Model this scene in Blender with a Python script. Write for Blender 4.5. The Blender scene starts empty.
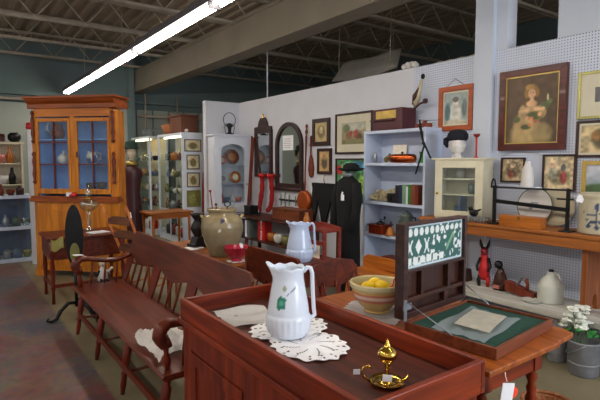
import bpy, bmesh, math, random
from mathutils import Vector, Matrix, Euler
random.seed(7)
C = bpy.context.scene.collection
PI = math.pi

# ---------------------------------------------------------------- camera
cam_d = bpy.data.cameras.new('camera'); cam = bpy.data.objects.new('camera', cam_d); C.objects.link(cam)
cam_d.sensor_width = 36.0; cam_d.lens = 36.0 * 487.0 / 600.0; cam_d.clip_end = 100
cam.location = (0, 0, 1.6)
cam.rotation_euler = (math.radians(90 - 4.46), 0, -math.radians(35.70))
bpy.context.scene.camera = cam
# ---------------------------------------------------------------- world
w = bpy.data.worlds.new('world'); bpy.context.scene.world = w; w.use_nodes = True
w.node_tree.nodes['Background'].inputs[0].default_value = (0.80, 0.76, 0.74, 1)
w.node_tree.nodes['Background'].inputs[1].default_value = 0.60
vs = bpy.context.scene.view_settings
vs.view_transform = 'Standard'; vs.look = 'None'; vs.gamma = 1; vs.use_curve_mapping = False
vs.exposure = 0.14
TUBE = 30.0          # strength of the fluorescent tubes
wl = bpy.data.lights.new('cool_fill_light', 'AREA'); wo = bpy.data.objects.new('cool_fill_light', wl); C.objects.link(wo)  # added cool fill behind the camera, no window known there
wl.shape = 'RECTANGLE'; wl.size = 2.2; wl.size_y = 1.6; wl.energy = 120; wl.color = (.84, .91, 1)
wo.location = (3.2, -2.6, 1.9); wo.rotation_euler = (math.radians(90), 0, math.radians(8))

# ---------------------------------------------------------------- colour and materials
def L(c):
    r = []
    for v in c[:3]:
        v /= 255.0
        r.append(v / 12.92 if v <= 0.04045 else ((v + 0.055) / 1.055) ** 2.4)
    return (r[0], r[1], r[2], 1)
def newmat(name):
    m = bpy.data.materials.new(name); m.use_nodes = True
    return m, m.node_tree.nodes, m.node_tree.links, m.node_tree.nodes['Principled BSDF']
def plain(name, c, rough=0.5, metal=0.0, emit=0, var=0.12, scale=9, spec=0.5, bump=0):
    m, n, l, b = newmat(name)
    b.inputs['Roughness'].default_value = rough; b.inputs['Metallic'].default_value = metal
    b.inputs['Specular IOR Level'].default_value = spec
    tc = n.new('ShaderNodeTexCoord'); ns = n.new('ShaderNodeTexNoise'); ns.inputs['Scale'].default_value = scale
    ns.inputs['Detail'].default_value = 4
    l.new(tc.outputs['Object'], ns.inputs['Vector'])
    cr = n.new('ShaderNodeValToRGB'); a = L(c)
    cr.color_ramp.elements[0].position = .3; cr.color_ramp.elements[1].position = .7
    cr.color_ramp.elements[0].color = tuple(x * (1 - var) for x in a[:3]) + (1,)
    cr.color_ramp.elements[1].color = tuple(min(1, x * (1 + var)) for x in a[:3]) + (1,)
    l.new(ns.outputs['Fac'], cr.inputs['Fac']); l.new(cr.outputs['Color'], b.inputs['Base Color'])
    if emit:
        b.inputs['Emission Color'].default_value = a; b.inputs['Emission Strength'].default_value = emit
    if bump:
        bp = n.new('ShaderNodeBump'); bp.inputs['Strength'].default_value = bump; bp.inputs['Distance'].default_value = .01
        l.new(ns.outputs['Fac'], bp.inputs['Height']); l.new(bp.outputs['Normal'], b.inputs['Normal'])
    return m
def wood(name, c1, c2, axis='X', rough=0.35, scale=1.0, coat=0.0):
    m, n, l, b = newmat(name)
    b.inputs['Roughness'].default_value = rough+.06; b.inputs['Coat Weight'].default_value = coat*.3; b.inputs['Specular IOR Level'].default_value = .35
    tc = n.new('ShaderNodeTexCoord'); mp = n.new('ShaderNodeMapping')
    s = [14 * scale] * 3; s['XYZ'.index(axis)] = 1.2 * scale
    mp.inputs['Scale'].default_value = s
    l.new(tc.outputs['Object'], mp.inputs['Vector'])
    ns = n.new('ShaderNodeTexNoise'); ns.inputs['Scale'].default_value = 2.2; ns.inputs['Detail'].default_value = 6
    ns.inputs['Distortion'].default_value = .6
    l.new(mp.outputs['Vector'], ns.inputs['Vector'])
    cr = n.new('ShaderNodeValToRGB')
    cr.color_ramp.elements[0].position = .35; cr.color_ramp.elements[1].position = .68
    cr.color_ramp.elements[0].color = L(c1); cr.color_ramp.elements[1].color = L(c2)
    l.new(ns.outputs['Fac'], cr.inputs['Fac']); l.new(cr.outputs['Color'], b.inputs['Base Color'])
    bp = n.new('ShaderNodeBump'); bp.inputs['Strength'].default_value = .12; bp.inputs['Distance'].default_value = .004
    l.new(ns.outputs['Fac'], bp.inputs['Height']); l.new(bp.outputs['Normal'], b.inputs['Normal'])
    return m
def painted(name, rough=0.6, metal=0):      # reads the mesh's own colour attribute (pictures, printed or decorated surfaces)
    m, n, l, b = newmat(name)
    b.inputs['Roughness'].default_value = rough; b.inputs['Metallic'].default_value = metal
    a = n.new('ShaderNodeVertexColor'); a.layer_name = 'Col'
    l.new(a.outputs['Color'], b.inputs['Base Color'])
    return m
def glassm(name, tint=(1, 1, 1), alpha=.12):
    m, n, l, b = newmat(name)
    out = n['Material Output']; t = n.new('ShaderNodeBsdfTransparent'); g = n.new('ShaderNodeBsdfGlossy')
    g.inputs['Roughness'].default_value = .05; t.inputs['Color'].default_value = tint + (1,)
    mx = n.new('ShaderNodeMixShader'); mx.inputs[0].default_value = alpha
    l.new(t.outputs[0], mx.inputs[1]); l.new(g.outputs[0], mx.inputs[2]); l.new(mx.outputs[0], out.inputs['Surface'])
    return m

M = {}
M['redwood_y'] = wood('red stained wood along y', (92, 26, 6), (144, 52, 16), 'Y', .3, .7, .25)
M['redwood_x'] = wood('red stained wood along x', (92, 26, 6), (144, 52, 16), 'X', .3, .7, .25)
M['redwood_z'] = wood('red stained wood upright', (86, 24, 6), (134, 46, 14), 'Z', .32, .7, .25)
M['settee'] = wood('settee red paint', (74, 25, 11), (112, 44, 20), 'Y', .3, .6, .3)
M['settee_z'] = wood('settee red paint upright', (84, 24, 12), (122, 38, 20), 'Z', .3, .8, .3)
M['pine'] = wood('golden pine', (170, 96, 12), (212, 132, 28), 'Z', .35, .6, .2)
M['pine_x'] = wood('golden pine along x', (164, 88, 12), (204, 120, 26), 'X', .35, .6, .2)
M['pine_red'] = wood('reddish pine trim', (120, 52, 10), (156, 76, 18), 'X', .35, .6, .2)
M['spindle'] = wood('dark red brown turning', (84, 30, 10), (116, 48, 18), 'Z', .35, 1)
M['darklid'] = wood('dark red brown lid', (44, 24, 20), (70, 42, 34), 'X', .35, .8)
M['tabletop'] = wood('brown orange table', (126, 58, 14), (176, 96, 32), 'Y', .28, .7, .3)
M['traydark'] = wood('worn dark brown tray', (52, 18, 10), (88, 36, 20), 'Y', .4, .7)
M['orange'] = wood('orange oak', (146, 76, 18), (190, 112, 38), 'X', .28, .7, .3)
M['bench'] = wood('orange bench board', (136, 76, 30), (174, 106, 48), 'Y', .4, .6)
M['bench_z'] = wood('orange bench leg', (118, 62, 26), (154, 88, 40), 'Z', .4, .6)
M['greyplank'] = wood('weathered grey plank', (172, 170, 160), (208, 206, 196), 'Y', .7, .6)
M['dark'] = wood('dark walnut', (40, 20, 14), (74, 40, 28), 'Z', .35, .8, .2)
M['darkx'] = wood('dark walnut along x', (40, 20, 14), (78, 42, 30), 'X', .35, .8, .2)
M['traywood'] = wood('brown tray wood', (92, 44, 24), (130, 68, 40), 'X', .4, .8)
M['copperwood'] = wood('cherry handle', (88, 32, 18), (124, 52, 28), 'Z', .35, 1)
M['maroon'] = plain('maroon paint', (60, 20, 26), .45)
M['maroon_leather'] = plain('maroon leather', (72, 22, 30), .5, bump=.2)
M['white'] = plain('white painted wood', (214, 220, 232), .5, var=.04)
M['shelfwhite'] = plain('blue white shelf paint', (192, 204, 226), .5, var=.05)
M['cream'] = plain('cream paint', (208, 202, 176), .5, var=.06)
M['wall'] = plain('white wall paint', (206, 208, 216), .75, var=.035, scale=3)
M['colwall'] = plain('grey white column paint', (196, 204, 218), .7, var=.03, scale=3)
M['ironstone'] = plain('white ironstone', (226, 232, 244), .12, var=.02)
M['blue_stone'] = plain('bluish ironstone', (188, 202, 230), .15, var=.03)
M['black'] = plain('black iron', (18, 18, 20), .45, .4)
M['blackcloth'] = plain('black wool', (12, 12, 14), .95, bump=.3, scale=60)
M['blacknavy'] = plain('black navy felt', (16, 18, 30), .9)
M['steel'] = plain('grey galvanised steel', (150, 154, 160), .4, .6, scale=20)
M['milkcan'] = plain('weathered grey milk can', (128, 130, 134), .6, .3, var=.2, scale=14, bump=.2)
M['brass'] = plain('polished brass', (206, 168, 78), .2, 1)
M['copper'] = plain('polished copper', (190, 92, 48), .25, 1)
M['copperdull'] = plain('orange copper pan', (176, 84, 34), .35, .5)
M['red'] = plain('bright red', (190, 24, 28), .5)
M['redknit'] = plain('red knitted wool', (150, 20, 24), .95, bump=.6, scale=90)
M['orangered'] = plain('orange red sticker', (236, 70, 36), .5)
M['pink'] = plain('raspberry glaze', (168, 34, 58), .2, var=.15)
M['lace'] = plain('white cotton', (244, 242, 246), .95)
M['linen'] = plain('grey white linen', (240, 237, 234), .95, var=.04, scale=60)
M['stoneware'] = plain('tan salt glaze stoneware', (158, 142, 98), .3, var=.12)
M['stonejug'] = plain('pale grey stoneware', (200, 202, 192), .35, var=.05)
M['greystone'] = plain('beige stoneware', (176, 166, 140), .35, var=.06)
M['yellow'] = plain('lemon yellow', (244, 206, 24), .35)
M['felt'] = plain('dark green felt', (26, 66, 54), .95, bump=.3, scale=60, var=.12)
M['paper'] = plain('old paper', (236, 228, 212), .8, var=.1, scale=18)
M['tag'] = plain('white card', (240, 240, 244), .7, var=.01)
M['bag'] = plain('clear plastic bag', (170, 186, 196), .15)
M['wicker'] = plain('wicker', (150, 92, 52), .8, bump=.8, scale=60, var=.3)
M['wickerdark'] = plain('brown wicker', (104, 62, 44), .8, bump=.8, scale=60, var=.3)
M['ladder'] = wood('orange varnished chair wood', (168, 84, 30), (206, 124, 56), 'Z', .35, 1, .2)
M['rush'] = wood('brown ladder slat', (80, 44, 26), (118, 70, 42), 'X', .5, 1)
M['bluepaint'] = plain('slate blue paint', (104, 158, 220), .7, var=.06)
M['palewall'] = plain('pale grey green panelling', (164, 172, 164), .8, var=.08, scale=1.2)
M['teal'] = plain('grey teal wall', (104, 122, 122), .8, var=.06, scale=1.5)
M['greenhat'] = plain('dark green felt hat', (18, 48, 38), .9)
M['skin'] = plain('cream mannequin', (208, 196, 170), .6)
M['headwhite'] = plain('white mannequin', (212, 208, 204), .6, var=.03)
M['gold'] = plain('gilt', (188, 160, 86), .35, .6, var=.2)
M['goldpale'] = plain('green gold gilt', (170, 164, 96), .4, .4, var=.15)
M['frame_red'] = wood('mahogany frame', (62, 18, 12), (92, 30, 20), 'X', .25, 1, .3)
M['frame_dark'] = wood('dark brown frame', (36, 20, 18), (62, 34, 30), 'X', .3, 1, .2)
M['frame_orange'] = wood('orange oak frame', (150, 66, 24), (180, 86, 36), 'X', .35, 1, .2)
M['matboard'] = plain('cream mat board', (206, 200, 178), .8, var=.04)
M['painted'] = painted('printed picture', .5)
M['glaze'] = painted('decorated glaze', .12)
M['darkred'] = plain('dark red lacquer', (116, 16, 22), .4)
M['green'] = plain('leaf green', (40, 120, 46), .6)
M['petal'] = plain('white petals', (226, 228, 216), .7)
M['stem'] = plain('grey green stems', (104, 120, 92), .7)
M['glass'] = glassm('case glass', (.95, .98, .98), .05)
M['glassware'] = glassm('smoky glassware', (.75, .82, .8), .30)
M['lampglass'] = glassm('pale green lamp glass', (.82, .84, .66), .28)
M['bagfilm'] = glassm('clear film', (.96, .98, 1), .30)
_nt = M['bagfilm'].node_tree; _df = _nt.nodes.new('ShaderNodeBsdfDiffuse'); _df.inputs[0].default_value = (.72, .80, .84, 1)
_nt.links.new(_df.outputs[0], [k for k in _nt.nodes if k.type == 'MIX_SHADER'][0].inputs[2])
M['mirror'] = plain('mirror silvering', (200, 204, 204), .04, 1, var=.0)
M['beam'] = plain('grey brown painted steel beam', (112, 104, 90), .7, var=.12, scale=2)
M['joist'] = plain('grey joist steel', (158, 148, 132), .6, var=.15)
M['housing'] = plain('lamp housing', (84, 82, 88), .5)
M['tube'] = plain('fluorescent tube', (255, 246, 232), .5, emit=TUBE, var=0)
M['warmtube'] = plain('warm case lamp', (255, 226, 170), .5, emit=9, var=0)
M['filltube'] = plain('added case fill tube', (255, 240, 214), .5, emit=5, var=0)  # dim glow added to brighten the nearer display case
M['tarp'] = plain('grey white sheeting', (214, 212, 206), .8)
M['navy'] = plain('navy binding', (30, 40, 78), .6)
M['brownbook'] = plain('brown binding', (120, 62, 36), .6)
M['greenbook'] = plain('pale green binding', (120, 156, 120), .6)
M['blackbook'] = plain('black binding', (26, 22, 28), .5)
M['bluegrey'] = plain('blue grey pot', (92, 112, 140), .4)
M['amber'] = plain('amber glaze', (176, 104, 40), .3, var=.2)
M['olive'] = plain('olive glaze', (120, 116, 62), .4, var=.2)
M['rosy'] = plain('rose porcelain', (196, 120, 110), .3, var=.2)
M['greygreen'] = plain('grey green tin', (96, 110, 104), .4, .4)
M['paleyellow'] = plain('pale yellow cloth', (214, 208, 130), .9)
M['lacecream'] = plain('ecru crochet', (196, 184, 148), .95, bump=.8, scale=60, var=.25)
M['pinkred'] = wood('faded red wash', (110, 36, 28), (150, 66, 54), 'X', .45, .8)
M['pegs'] = plain('rail pins', (120, 120, 128), .5)

# floor: red and slate worn paint in the aisle, bare tan concrete beyond it
def floor_mat():
    m, n, l, b = newmat('worn painted concrete')
    tc = n.new('ShaderNodeTexCoord')
    def noise(sc, det=6, dist=0):
        k = n.new('ShaderNodeTexNoise'); k.inputs['Scale'].default_value = sc; k.inputs['Detail'].default_value = det
        k.inputs['Distortion'].default_value = dist; l.new(tc.outputs['Object'], k.inputs['Vector']); return k
    n1 = noise(1.1, 8, .4); n2 = noise(9, 8, 1.2); n3 = noise(2.3, 5)
    r1 = n.new('ShaderNodeValToRGB'); e = r1.color_ramp.elements
    e[0].position = .38; e[0].color = L((106, 68, 64)); e[1].position = .62; e[1].color = L((80, 80, 88))
    x = e.new(.5); x.color = L((108, 88, 84))
    l.new(n1.outputs['Fac'], r1.inputs['Fac'])
    mx = n.new('ShaderNodeMixRGB'); mx.blend_type = 'OVERLAY'; mx.inputs[0].default_value = .85
    l.new(r1.outputs['Color'], mx.inputs[1]); l.new(n2.outputs['Color'], mx.inputs[2])
    r2 = n.new('ShaderNodeValToRGB'); e = r2.color_ramp.elements
    e[0].position = .3; e[0].color = L((110, 100, 76)); e[1].position = .7; e[1].color = L((134, 124, 98))
    l.new(n3.outputs['Fac'], r2.inputs['Fac'])
    sp = n.new('ShaderNodeSeparateXYZ'); l.new(tc.outputs['Object'], sp.inputs[0])
    ad = n.new('ShaderNodeMath'); ad.operation = 'MULTIPLY_ADD'; ad.inputs[1].default_value = .06
    l.new(n2.outputs['Fac'], ad.inputs[0]); l.new(sp.outputs['X'], ad.inputs[2])
    st = n.new('ShaderNodeMapRange'); st.inputs['From Min'].default_value = .86; st.inputs['From Max'].default_value = .89
    l.new(ad.outputs[0], st.inputs['Value'])
    m2 = n.new('ShaderNodeMixRGB'); l.new(st.outputs[0], m2.inputs[0])
    l.new(mx.outputs[0], m2.inputs[1]); l.new(r2.outputs['Color'], m2.inputs[2])
    l.new(m2.outputs[0], b.inputs['Base Color']); b.inputs['Roughness'].default_value = .55
    return m
M['floor'] = floor_mat()
def peg_mat():
    m, n, l, b = newmat('white pegboard')
    tc = n.new('ShaderNodeTexCoord'); sp = n.new('ShaderNodeSeparateXYZ'); l.new(tc.outputs['Object'], sp.inputs[0])
    def wv(o):
        a = n.new('ShaderNodeMath'); a.operation = 'MULTIPLY'; a.inputs[1].default_value = 1 / .0254; l.new(o, a.inputs[0])
        f = n.new('ShaderNodeMath'); f.operation = 'FRACT'; l.new(a.outputs[0], f.inputs[0])
        s = n.new('ShaderNodeMath'); s.operation = 'SUBTRACT'; s.inputs[1].default_value = .5; l.new(f.outputs[0], s.inputs[0])
        q = n.new('ShaderNodeMath'); q.operation = 'POWER'; q.inputs[1].default_value = 2; 
        ab = n.new('ShaderNodeMath'); ab.operation = 'ABSOLUTE'; l.new(s.outputs[0], ab.inputs[0]); l.new(ab.outputs[0], q.inputs[0]); return q
    a, c = wv(sp.outputs['Y']), wv(sp.outputs['Z'])
    s = n.new('ShaderNodeMath'); s.operation = 'ADD'; l.new(a.outputs[0], s.inputs[0]); l.new(c.outputs[0], s.inputs[1])
    t = n.new('ShaderNodeMath'); t.operation = 'LESS_THAN'; t.inputs[1].default_value = .04; l.new(s.outputs[0], t.inputs[0])
    mx = n.new('ShaderNodeMixRGB'); mx.inputs[1].default_value = L((204, 212, 230)); mx.inputs[2].default_value = L((70, 78, 96))
    l.new(t.outputs[0], mx.inputs[0]); l.new(mx.outputs[0], b.inputs['Base Color']); b.inputs['Roughness'].default_value = .6
    return m
M['peg'] = peg_mat()
def deck_mat():
    m, n, l, b = newmat('roof deck')
    tc = n.new('ShaderNodeTexCoord'); ns = n.new('ShaderNodeTexNoise'); ns.inputs['Scale'].default_value = 1.5
    l.new(tc.outputs['Object'], ns.inputs['Vector'])
    cr = n.new('ShaderNodeValToRGB'); cr.color_ramp.elements[0].color = L((130, 116, 98)); cr.color_ramp.elements[1].color = L((166, 150, 130))
    l.new(ns.outputs['Fac'], cr.inputs['Fac']); l.new(cr.outputs['Color'], b.inputs['Base Color']); b.inputs['Roughness'].default_value = .8
    return m
M['deck'] = deck_mat()

# ---------------------------------------------------------------- mesh helpers
class B:
    def __init__(s): s.bm = bmesh.new()
    def box(s, x0, y0, z0, x1, y1, z1):
        v = [s.bm.verts.new(p) for p in ((x0,y0,z0),(x1,y0,z0),(x1,y1,z0),(x0,y1,z0),(x0,y0,z1),(x1,y0,z1),(x1,y1,z1),(x0,y1,z1))]
        for f in ((0,3,2,1),(4,5,6,7),(0,1,5,4),(1,2,6,5),(2,3,7,6),(3,0,4,7)): s.bm.faces.new([v[i] for i in f])
        return s
    def obox(s, c, size, rot=(0,0,0)):
        m = Matrix.Translation(c) @ Euler(rot).to_matrix().to_4x4()
        x, y, z = [k / 2 for k in size]; n0 = len(s.bm.verts)
        s.box(-x, -y, -z, x, y, z); s.bm.verts.ensure_lookup_table()
        for v in s.bm.verts[n0:]: v.co = m @ v.co
        return s
    def bar(s, p0, p1, wx, wz):          # rectangular bar from p0 to p1
        p0, p1 = Vector(p0), Vector(p1); d = p1 - p0
        q = d.to_track_quat('Y', 'Z'); m = Matrix.Translation((p0 + p1) / 2) @ q.to_matrix().to_4x4()
        n0 = len(s.bm.verts); s.box(-wx/2, -d.length/2, -wz/2, wx/2, d.length/2, wz/2); s.bm.verts.ensure_lookup_table()
        for v in s.bm.verts[n0:]: v.co = m @ v.co
        return s
    def tube(s, pts, r, n=10, caps=True):
        pts = [Vector(p) for p in pts]
        rs = list(r) if hasattr(r, '__len__') else [r] * len(pts)
        rings = []; up = None
        for i, p in enumerate(pts):
            d = (pts[min(i+1, len(pts)-1)] - pts[max(i-1, 0)]).normalized()
            if up is None: up = Vector((0,0,1)) if abs(d.z) < .9 else Vector((1,0,0))
            a = d.cross(up).normalized(); up = a.cross(d).normalized()
            rings.append([s.bm.verts.new(p + (a * math.cos(2*PI*k/n) + up * math.sin(2*PI*k/n)) * rs[i]) for k in range(n)])
        for i in range(len(rings)-1):
            for k in range(n):
                f = s.bm.faces.new((rings[i][k], rings[i][(k+1)%n], rings[i+1][(k+1)%n], rings[i+1][k])); f.smooth = True
        if caps: s.bm.faces.new(rings[0][::-1]); s.bm.faces.new(rings[-1])
        return s
    def turned(s, p0, p1, prof, n=12):     # turned leg or spindle: prof = [(t, r)...] along p0->p1
        p0, p1 = Vector(p0), Vector(p1)
        return s.tube([p0 + (p1-p0)*t for t, r in prof], [r for t, r in prof], n)
    def lathe(s, prof, c=(0,0,0), n=32, sx=1, sy=1, fn=None):    # prof = [(r, z)...]
        c = Vector(c); rings = []
        for i, (r, z) in enumerate(prof):
            ring = []
            for k in range(n):
                a = 2*PI*k/n; rr, zz = (r, z) if fn is None else fn(i, a, r, z)
                ring.append(s.bm.verts.new(c + Vector((rr*math.cos(a)*sx, rr*math.sin(a)*sy, zz))))
            rings.append(ring)
        for i in range(len(rings)-1):
            for k in range(n):
                f = s.bm.faces.new((rings[i][k], rings[i][(k+1)%n], rings[i+1][(k+1)%n], rings[i+1][k])); f.smooth = True
        if prof[0][0] > 1e-4: s.bm.faces.new(rings[0][::-1])
        if prof[-1][0] > 1e-4 and abs(prof[-1][0]) > 1e-4: s.bm.faces.new(rings[-1])
        return s
    def ball(s, c, r, sx=1, sy=1, sz=1, n=16):
        pr = [(max(r*math.sin(PI*i/10), 1e-5), -r*math.cos(PI*i/10)*sz) for i in range(11)]
        return s.lathe(pr, c, n, sx, sy)
    def prism(s, pts, a0, a1, plane='XZ'):    # 2-D outline extruded between a0 and a1 on the third axis
        def P(u, v, a): return {'XZ': (u, a, v), 'YZ': (a, u, v), 'XY': (u, v, a)}[plane]
        lo = [s.bm.verts.new(P(u, v, a0)) for u, v in pts]; hi = [s.bm.verts.new(P(u, v, a1)) for u, v in pts]
        k = len(pts); s.bm.faces.new(lo); s.bm.faces.new(hi[::-1])
        for i in range(k): s.bm.faces.new((lo[i], hi[i], hi[(i+1)%k], lo[(i+1)%k]))
        return s
    def sheet(s, fn, nu, nv, th=0):           # fn(u,v)->xyz, optional thickness downwards
        g = [[s.bm.verts.new(fn(i/nu, j/nv)) for j in range(nv+1)] for i in range(nu+1)]
        for i in range(nu):
            for j in range(nv): f = s.bm.faces.new((g[i][j], g[i+1][j], g[i+1][j+1], g[i][j+1])); f.smooth = True
        if th: bmesh.ops.solidify(s.bm, geom=list(s.bm.faces), thickness=th)
        return s
def mat_of(t): return Matrix.Translation(t.location) @ t.rotation_euler.to_matrix().to_4x4()
def obj(name, b, mat, parent=None, world=False, bev=0, loc=None):
    bm = b.bm
    bmesh.ops.recalc_face_normals(bm, faces=bm.faces)
    if parent is not None and world:
        chain = parent; mm = Matrix.Identity(4)
        while chain is not None: mm = mat_of(chain) @ mm; chain = chain.parent
        bm.transform(mm.inverted())
    if parent is None and loc is None and not name.split('_')[0] in ('floor','ceiling','wall','trim','baseboard'):
        xs = [v.co for v in bm.verts]; cx = sum(v.x for v in xs)/len(xs); cy = sum(v.y for v in xs)/len(xs); cz = min(v.z for v in xs)
        loc = (cx, cy, cz)
        bm.transform(Matrix.Translation((-cx, -cy, -cz)))
    me = bpy.data.meshes.new(name); bm.to_mesh(me); bm.free()
    me.materials.append(M[mat] if isinstance(mat, str) else mat)
    o = bpy.data.objects.new(name, me); C.objects.link(o)
    if parent is not None: o.parent = parent
    if loc is not None: o.location = loc
    if bev:
        k = o.modifiers.new('bevel', 'BEVEL'); k.width = bev; k.segments = 2; k.limit_method = 'ANGLE'
    return o
def thing(name, label, cat, loc=(0,0,0), rz=0, group=None, tilt=(0,0)):
    o = bpy.data.objects.new(name, None); C.objects.link(o); o.empty_display_size = .1
    o.location = loc; o.rotation_euler = (tilt[0], tilt[1], rz); o['label'] = label; o['category'] = cat
    if group: o['group'] = group
    return o
def tag(o, label, cat, group=None):
    o['label'] = label; o['category'] = cat
    if group: o['group'] = group
    return o
def struct(name, b, mat):
    o = obj(name, b, mat, loc=(0,0,0)); o['kind'] = 'structure'; return o
def dup(root, loc, rz=0, label=None, scale=1):
    r = root.copy(); C.objects.link(r); r.location = loc; r.rotation_euler = (0,0,rz); r.scale = (scale,)*3
    if label: r['label'] = label
    for ch in list(root.children):
        c = ch.copy(); C.objects.link(c); c.parent = r
        for g in ch.children:
            d = g.copy(); C.objects.link(d); d.parent = c
    return r
def hnoise(x, y):
    v = math.sin(x*127.1 + y*311.7)*43758.5453; return v - math.floor(v)
def vnoise(x, y):
    xi, yi = math.floor(x), math.floor(y); fx, fy = x-xi, y-yi
    fx = fx*fx*(3-2*fx); fy = fy*fy*(3-2*fy)
    a, b_, c, d = hnoise(xi,yi), hnoise(xi+1,yi), hnoise(xi,yi+1), hnoise(xi+1,yi+1)
    return (a*(1-fx)+b_*fx)*(1-fy) + (c*(1-fx)+d*fx)*fy
def paintmesh(o, fn):
    me = o.data; at = me.color_attributes.new('Col', 'FLOAT_COLOR', 'POINT')
    for i, v in enumerate(me.vertices): at.data[i].color = L(fn(v.co))
def canvas(parent, x0, z0, x1, z1, y, bg, blobs, n=40, noise=.12, name='picture', nf=9, seed=0, mat='painted'):
    """flat picture facing -y (local) whose colours are painted from soft ellipses: (u, v, ru, rv, rgb)"""
    ny = max(6, int(n*(z1-z0)/(x1-x0))); b = B()
    b.sheet(lambda u, v: (x0+(x1-x0)*u, y, z0+(z1-z0)*v), n, ny)
    o = obj(name, b, mat, parent)
    def f(co):
        u, v = (co.x-x0)/(x1-x0), (co.z-z0)/(z1-z0)
        c = list(bg(u, v) if callable(bg) else bg)
        k = 1 + noise*(vnoise(u*nf+seed, v*nf)*2-1)
        for (a, b2, ru, rv, rgb) in blobs:
            d = ((u-a)/ru)**2 + ((v-b2)/rv)**2
            wgt = max(0, min(1, (1.3-d)*1.4))
            for i in range(3): c[i] = c[i]*(1-wgt) + rgb[i]*wgt
        return [max(0, min(255, q*k)) for q in c]
    paintmesh(o, f); return o
def frame_boxes(w_, h_, t, d, y0=0):       # four mitred rails round a picture, local x/z, front at y0
    b = B()
    o = [(-w_/2,0),(w_/2,0),(w_/2,h_),(-w_/2,h_)]; i = [(-w_/2+t,t),(w_/2-t,t),(w_/2-t,h_-t),(-w_/2+t,h_-t)]
    for k in range(4):
        j = (k+1) % 4; b.prism([o[k], o[j], i[j], i[k]], y0, y0+d, 'XZ')
    return b
RW = -PI/2                                   # things on the right wall face the aisle
def wall_frame(y0, y1, z0, z1, t, fm, label, bg, blobs, mt=0, x=4.5, n=40, name='framed_picture', d=.03, inner=None, seed=0, rz=RW, yy=None, group=None, noise=.12, nf=9):
    w_, h_ = abs(y1-y0), z1-z0
    loc = (x-.002, (y0+y1)/2, z0) if rz == RW else ((y0+y1)/2, yy, z0)
    T = thing(name, label, 'picture', loc, rz, group)
    obj('frame', frame_boxes(w_, h_, t, d, -d), fm, T, bev=.003)
    a = t
    if inner: 
        ib = frame_boxes(w_-2*t+.004, h_-2*t+.004, .012, .012, -d*.75)
        ib.bm.transform(Matrix.Translation((0, 0, t-.002))); obj('inner_border', ib, inner, T); a = t + .008
    if mt:
        obj('mat_board', B().box(-w_/2+a*.9, -d*.5, a*.9, w_/2-a*.9, -d*.35, h_-a*.9), 'matboard', T); a += mt
        yy2 = -d*.5-.002
    else: yy2 = -d*.5
    canvas(T, -w_/2+a*.97, a*.97, w_/2-a*.97, h_-a*.97, yy2, bg, blobs, n=n, seed=seed, noise=noise, nf=nf)
    return T

# ================================================================ SETTING
struct('floor', B().box(-4, -2, -.1, 9, 12, 0), 'floor')
struct('wall_back', B().box(-4, 12, 0, 9, 12.15, 4.3), 'teal')
struct('wall_right', B().box(4.5, 3.95, 0, 4.62, 8.37, 2.71), 'wall')
struct('wall_right_pegboard', B().box(4.5, -2, 0, 4.62, 3.95, 2.71), 'peg')
struct('wall_partition', B().box(3.82, 8.25, 0, 4.5, 8.37, 2.71), 'wall')
struct('wall_far_right', B().box(9, -2, 0, 9.1, 12.15, 4.3), 'teal')
struct('wall_upper', B().box(4.503, -2, 2.712, 4.62, 2.29, 4.17), 'colwall')
struct('trim_1', B().box(4.44, 2.9, 0, 4.5, 3.1, 4.17), 'colwall')          # column face beside the pegboard
struct('trim_2', B().box(4.5, 2.78, 2.712, 4.66, 3.1, 4.17), 'colwall')
# corrugated roof deck, ribs along y
b = B(); xs = []; x = -4
while x < 9.0:
    xs += [(x, 4.26), (x+.08, 4.26), (x+.11, 4.22), (x+.19, 4.22)]; x += .22
lo = [b.bm.verts.new((p[0], -2, p[1])) for p in xs]; hi = [b.bm.verts.new((p[0], 12, p[1])) for p in xs]
for i in range(len(xs)-1): b.bm.faces.new((lo[i], lo[i+1], hi[i+1], hi[i]))
b.box(-4, -2, 4.27, 9, 12, 4.32)
struct('ceiling', b, 'deck')
struct('wall_back_lower', B().box(-4, 11.94, 0, 9, 11.999, 2.86), 'palewall')
# I-beam along the aisle
b = B().box(3.62, -2, 3.24, 3.92, 11.98, 3.27).box(3.62, -2, 3.70, 3.92, 11.98, 3.73).box(3.64, -2, 3.27, 3.68, 11.98, 3.7)
struct('trim_3', b, 'beam')
struct('trim_4', B().box(3.5, 11.7, 0, 3.62, 12, 4.2).box(2.6, 11.86, 3.0, 9, 12, 3.06).box(-4, 11.86, 3.02, 2.6, 12, 3.1), 'teal')
# open web roof joists across the room
tn = 5
for yj in (2.2, 3.8, 5.4, 6.9, 8.4, 9.9, 11.3):
    b = B()
    for dy in (-.03, .03):
        b.box(-4, yj+dy-.012, 3.735, 9, yj+dy+.012, 3.775); b.box(-4, yj+dy-.012, 4.16, 9, yj+dy+.012, 4.2)
    x = -3.9; up = 0
    while x < 8.9:
        b.tube([(x, yj, 3.76 if up == 0 else 4.18), (x+.36, yj, 4.18 if up == 0 else 3.76)], .011, 6); x += .36; up ^= 1
    struct('trim_%d' % tn, b, 'joist'); tn += 1
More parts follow.
